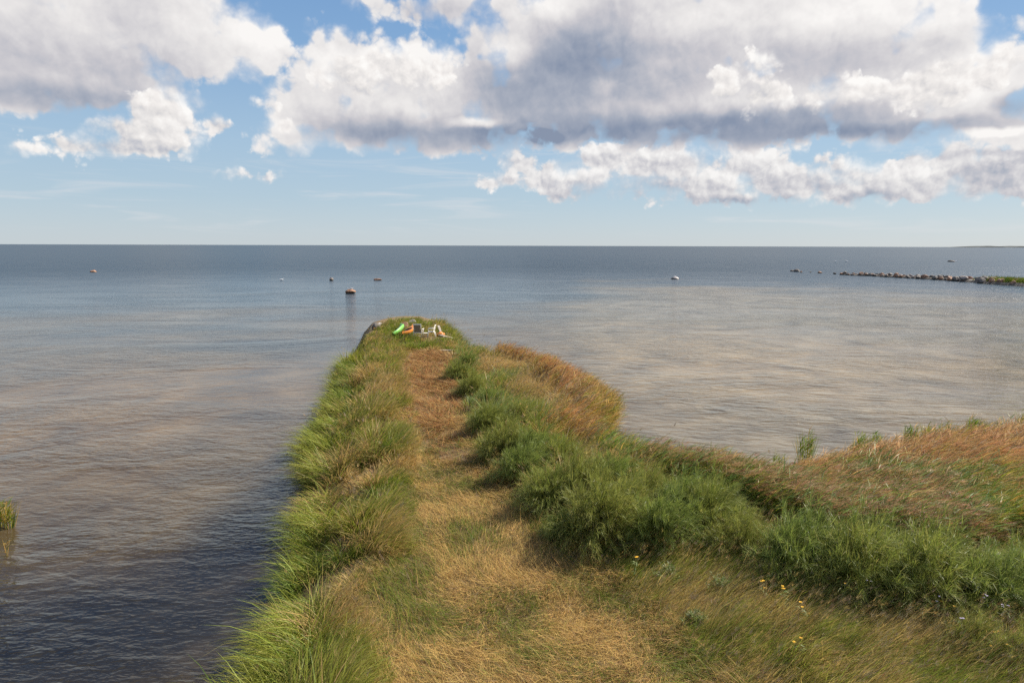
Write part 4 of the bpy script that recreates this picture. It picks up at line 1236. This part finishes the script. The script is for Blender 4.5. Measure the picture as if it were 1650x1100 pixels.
for k, (px, py, s) in enumerate(((700, 522, 0.10), (704, 524, 0.13), (708, 526, 0.12), (713, 528, 0.15), (716, 532, 0.12), (720, 535, 0.16), (724, 538, 0.2), (728, 541, 0.17), (719, 540, 0.14), (733, 544, 0.2), (737, 547, 0.14), (716, 545, 0.1), (742, 549, 0.16))):
    p = tip_at(px, py); p.z = max(p.z, 0.0)
    rock('stone', ['pale', 'granite', 'pale'][k % 3], p + Vector((0, 0, s * 0.4)), s, 'pale shore stone in the row round the bay side of the tip', 'shore stones round the tip', 'stone')

# ------------------------------------------------------------------ reed clumps standing in the water


def reed_clump(p, h, r, nst, cols, wts, label, group=None, lean=0.25):
    root = empty('reed_clump', p)
    a = rng.uniform(0, 2 * math.pi, nst); rr = r * np.sqrt(rng.random(nst))
    B = np.column_stack([rr * np.cos(a), rr * np.sin(a), np.full(nst, -0.1)])
    H = h * rng.uniform(0.6, 1.12, nst) + 0.1
    sc_ = max(1.0, p.y / 9.0) ** 0.62
    col = palette(nst, cols, wts)
    st = Stuff(); st.add(blades(B, H, a + rng.normal(0, 0.6, nst), rng.uniform(0, lean, nst), rng.uniform(0, 0.35, nst), np.full(nst, 0.008 * sc_), col, 3))
    st.build('stems', m_leaf, root)
    st = Stuff()
    for q in range(3):
        k = rng.random(nst) < 0.8; n_ = k.sum(); f = rng.uniform(0.35, 0.9, n_)
        b = B[k] + np.column_stack([np.zeros(n_), np.zeros(n_), f * H[k] * 0.97])
        st.add(blades(b, rng.uniform(0.15, 0.34, n_) * (0.5 + h * 0.6), WIND + rng.normal(0, 1.0, n_), rng.uniform(0.2, 0.8, n_), rng.uniform(0.4, 1.4, n_), np.full(n_, 0.011 * sc_), col[k], 3))
    st.build('leaves', m_leaf, root)
    return tag(root, label, 'reeds', group)


GRN = [YGREEN, GREEN, GOLD, TAN]
p = at(16, 850, 0); reed_clump(p, 0.56, 0.07, 46, GRN, [0.6, 0.3, 0.35, 0.1], 'yellow green reed clump standing in the water by the left edge of the frame')
p = at(-1, 848, 0); reed_clump(p, 0.58, 0.10, 60, GRN, [0.6, 0.4, 0.25, 0.1], 'reed clump cut by the left frame edge beside a yellow green one')
p = at(11, 895, 0); reed_clump(p, 0.33, 0.015, 4, [TAN, GOLD, OLIVE], [0.5, 0.4, 0.3], 'few broken tan reed stalks in the water in front of two reed clumps', lean=0.12)
for (px, py, hpx, r, nst, lb) in ((1296, 746, 58, 0.16, 60, 'tall upright green reed clump on the bay edge, standing apart from the others'), (1252, 755, 30, 0.14, 24, 'thin low reeds in the water before the tall upright clump'),
                                  (1386, 731, 38, 0.16, 46, 'green reed clump behind the rust coloured reeds, nearer the tall clump'), (1412, 728, 34, 0.18, 44, 'middle green reed clump of the row behind the rust reeds'),
                                  (1372, 734, 22, 0.12, 26, 'short reed tuft at the dark gap in the rust reeds'), (1465, 717, 36, 0.16, 56, 'dense green reed clump behind the crest of the rust reeds')):
    p = at(px, py, 0.0); reed_clump(p, hpx * p.y / F * 1.0, r, nst, GRN, [0.6, 0.5, 0.08, 0.1], lb)
for k in range(14):
    px = 1495 + 12.5 * k + random.uniform(-7, 7); py = 709 - 0.085 * (px - 1500) + random.uniform(-4, 4)
    p = at(px, py, 0.0); reed_clump(p, random.uniform(22, 38) * p.y / F, random.uniform(0.1, 0.3), random.choice((14, 26, 44)), GRN, [0.6, 0.45, 0.12, 0.25], 'green reed clump in the row at the water behind the rust reeds', 'reed clumps along the bay', 0.45)

# ------------------------------------------------------------------ flowers and silver leaved herbs in the meadow
m_petal = plastic('yellow_petals', (0.82, 0.47, 0.015), (0.75, 0.38, 0.01), 0.6)
m_lilac = plastic('lilac_petals', (0.50, 0.42, 0.58), (0.60, 0.54, 0.64), 0.6)
m_stem, nt, g, out = new_mat('stem_green'); principled(nt, out, **{'Base Color': g.mix(g.noise(nt.nodes.new('ShaderNodeTexCoord').outputs['Object'], 12), (0.10, 0.15, 0.03), (0.16, 0.19, 0.05)), 'Roughness': 0.7})


def flower(px, py, h, mat, label, group, heads=2, r=0.022, nm='wildflower'):
    p = at(px, py, 0.62 + h); z0 = gz(p.x, p.y); hh_ = p.z - z0
    root = empty(nm, (p.x, p.y, z0))
    bm = bmesh.new(); tops = []
    for k in range(heads):
        dx, dy = random.uniform(-0.07, 0.07) * (k > 0), random.uniform(-0.07, 0.07) * (k > 0)
        t = Vector((dx, dy, hh_ + random.uniform(-0.06, 0.03))); tops.append(t)
        bm_tube(bm, [(0, 0, 0), (dx * 0.3 - 0.02, dy * 0.3, hh_ * 0.5), t], [0.004, 0.0035, 0.003], 5)
        for q in range(4):
            zz = hh_ * random.uniform(0.3, 0.85); a = random.uniform(0, 6.28)
            v = [bm.verts.new(Vector((dx * zz / hh_ * 0.5, dy * zz / hh_ * 0.5, zz)) + Vector(c)) for c in ((0, 0, 0), (math.cos(a) * 0.04 - math.sin(a) * 0.012, math.sin(a) * 0.04 + math.cos(a) * 0.012, 0.02), (math.cos(a) * 0.09, math.sin(a) * 0.09, 0.0), (math.cos(a) * 0.04 + math.sin(a) * 0.012, math.sin(a) * 0.04 - math.cos(a) * 0.012, 0.02))]
            bm.faces.new(v)
    obj_bm('stem', bm, m_stem, root)
    for t in tops:
        bm = bmesh.new()
        for k in range(11):
            a = 2 * math.pi * k / 11; c_, s_ = math.cos(a), math.sin(a)
            pts = [(0.25, -0.12, 0.0), (0.75, -0.16, 0.12), (1.0, 0, 0.10), (0.75, 0.16, 0.12), (0.25, 0.12, 0.0)]
            bm.faces.new([bm.verts.new(t + Vector(((u * c_ - w * s_) * r, (u * s_ + w * c_) * r, z_ * r))) for u, w, z_ in pts])
        mt = Matrix.Translation(t + Vector((0, 0, r * 0.05))) @ Matrix.Diagonal((1, 1, 0.6, 1))
        bmesh.ops.create_uvsphere(bm, u_segments=8, v_segments=5, radius=r * 0.4, matrix=mt)
        obj_bm('flower_head', bm, mat, root)
    return tag(root, label, 'flower', group)


for (px, py) in ((1230, 934), (1233, 942), (1263, 947), (1293, 972), (1362, 941), (1290, 1029), (1524, 971), (1538, 978), (1601, 1018), (1612, 1021), (1597, 1036), (1025, 898), (1630, 1040)):
    flower(px, py, 0.34, m_petal, 'small yellow wildflower on a green stem in front of the feathery shrubs', 'yellow wildflowers in the meadow', random.choice((1, 2, 3)))
for (px, py) in ((1397, 932), (1411, 912), (1575, 945), (1590, 962), (1582, 903), (1510, 962), (1625, 972), (1549, 990)):
    flower(px, py, 0.5, m_lilac, 'pale lilac wildflower rising among the feathery shrubs', 'lilac wildflowers', random.choice((2, 3, 4)), 0.017)


def herb(px, py, s, label):
    p = at(px, py, 0.75); p.z = gz(p.x, p.y)
    root = empty('silver_herb', p); n_ = 34
    a = rng.uniform(0, 6.28, n_); th = rng.uniform(0.15, 1.0, n_); L = s * rng.uniform(0.6, 1.1, n_)
    B = np.column_stack([rng.normal(0, 0.05, n_), rng.normal(0, 0.05, n_), np.zeros(n_)])
    st = Stuff(); st.add(blades(B, L, a, th * 0.5, th * 0.9, np.full(n_, 0.006), palette(n_, [(0.20, 0.19, 0.10), (0.14, 0.12, 0.07)], [1, 1]), 3)); st.build('stems', m_leaf, root)
    st = Stuff()
    for q in range(26):
        f = rng.uniform(0.35, 1.0, n_)
        r_ = L * f
        b = B + np.column_stack([np.cos(a) * np.sin(th * 0.8) * r_, np.sin(a) * np.sin(th * 0.8) * r_, np.cos(th * 0.8) * r_])
        st.add(blades(b, rng.uniform(0.03, 0.075, n_), a + rng.normal(0, 1.2, n_), rng.uniform(0.5, 1.6, n_), rng.uniform(-0.3, 0.6, n_), np.full(n_, 0.013), palette(n_, [(0.20, 0.25, 0.07), (0.36, 0.38, 0.20), (0.13, 0.18, 0.04)], [0.5, 0.4, 0.3]), 2))
    st.build('leaves', m_leaf, root)
    return tag(root, label, 'herb')


herb(1077, 922, 0.28, 'silver leaved herb at the foot of the shrubs, in front of the green hump')
herb(1161, 940, 0.28, 'silver leaved herb in the tan meadow grass beside the yellow wildflowers')
herb(1120, 990, 0.19, 'low silvery herb out in the meadow below the two larger ones')

# ------------------------------------------------------------------ render settings
cy = sc.cycles
cy.max_bounces = 6; cy.diffuse_bounces = 3; cy.glossy_bounces = 3; cy.transmission_bounces = 3; cy.transparent_max_bounces = 6
cy.caustics_reflective = False; cy.caustics_refractive = False
cy.use_adaptive_sampling = True; cy.adaptive_threshold = 0.006; cy.adaptive_min_samples = 10
cy.use_denoising = False
cy.sample_clamp_direct = 1.6; cy.sample_clamp_indirect = 4.0
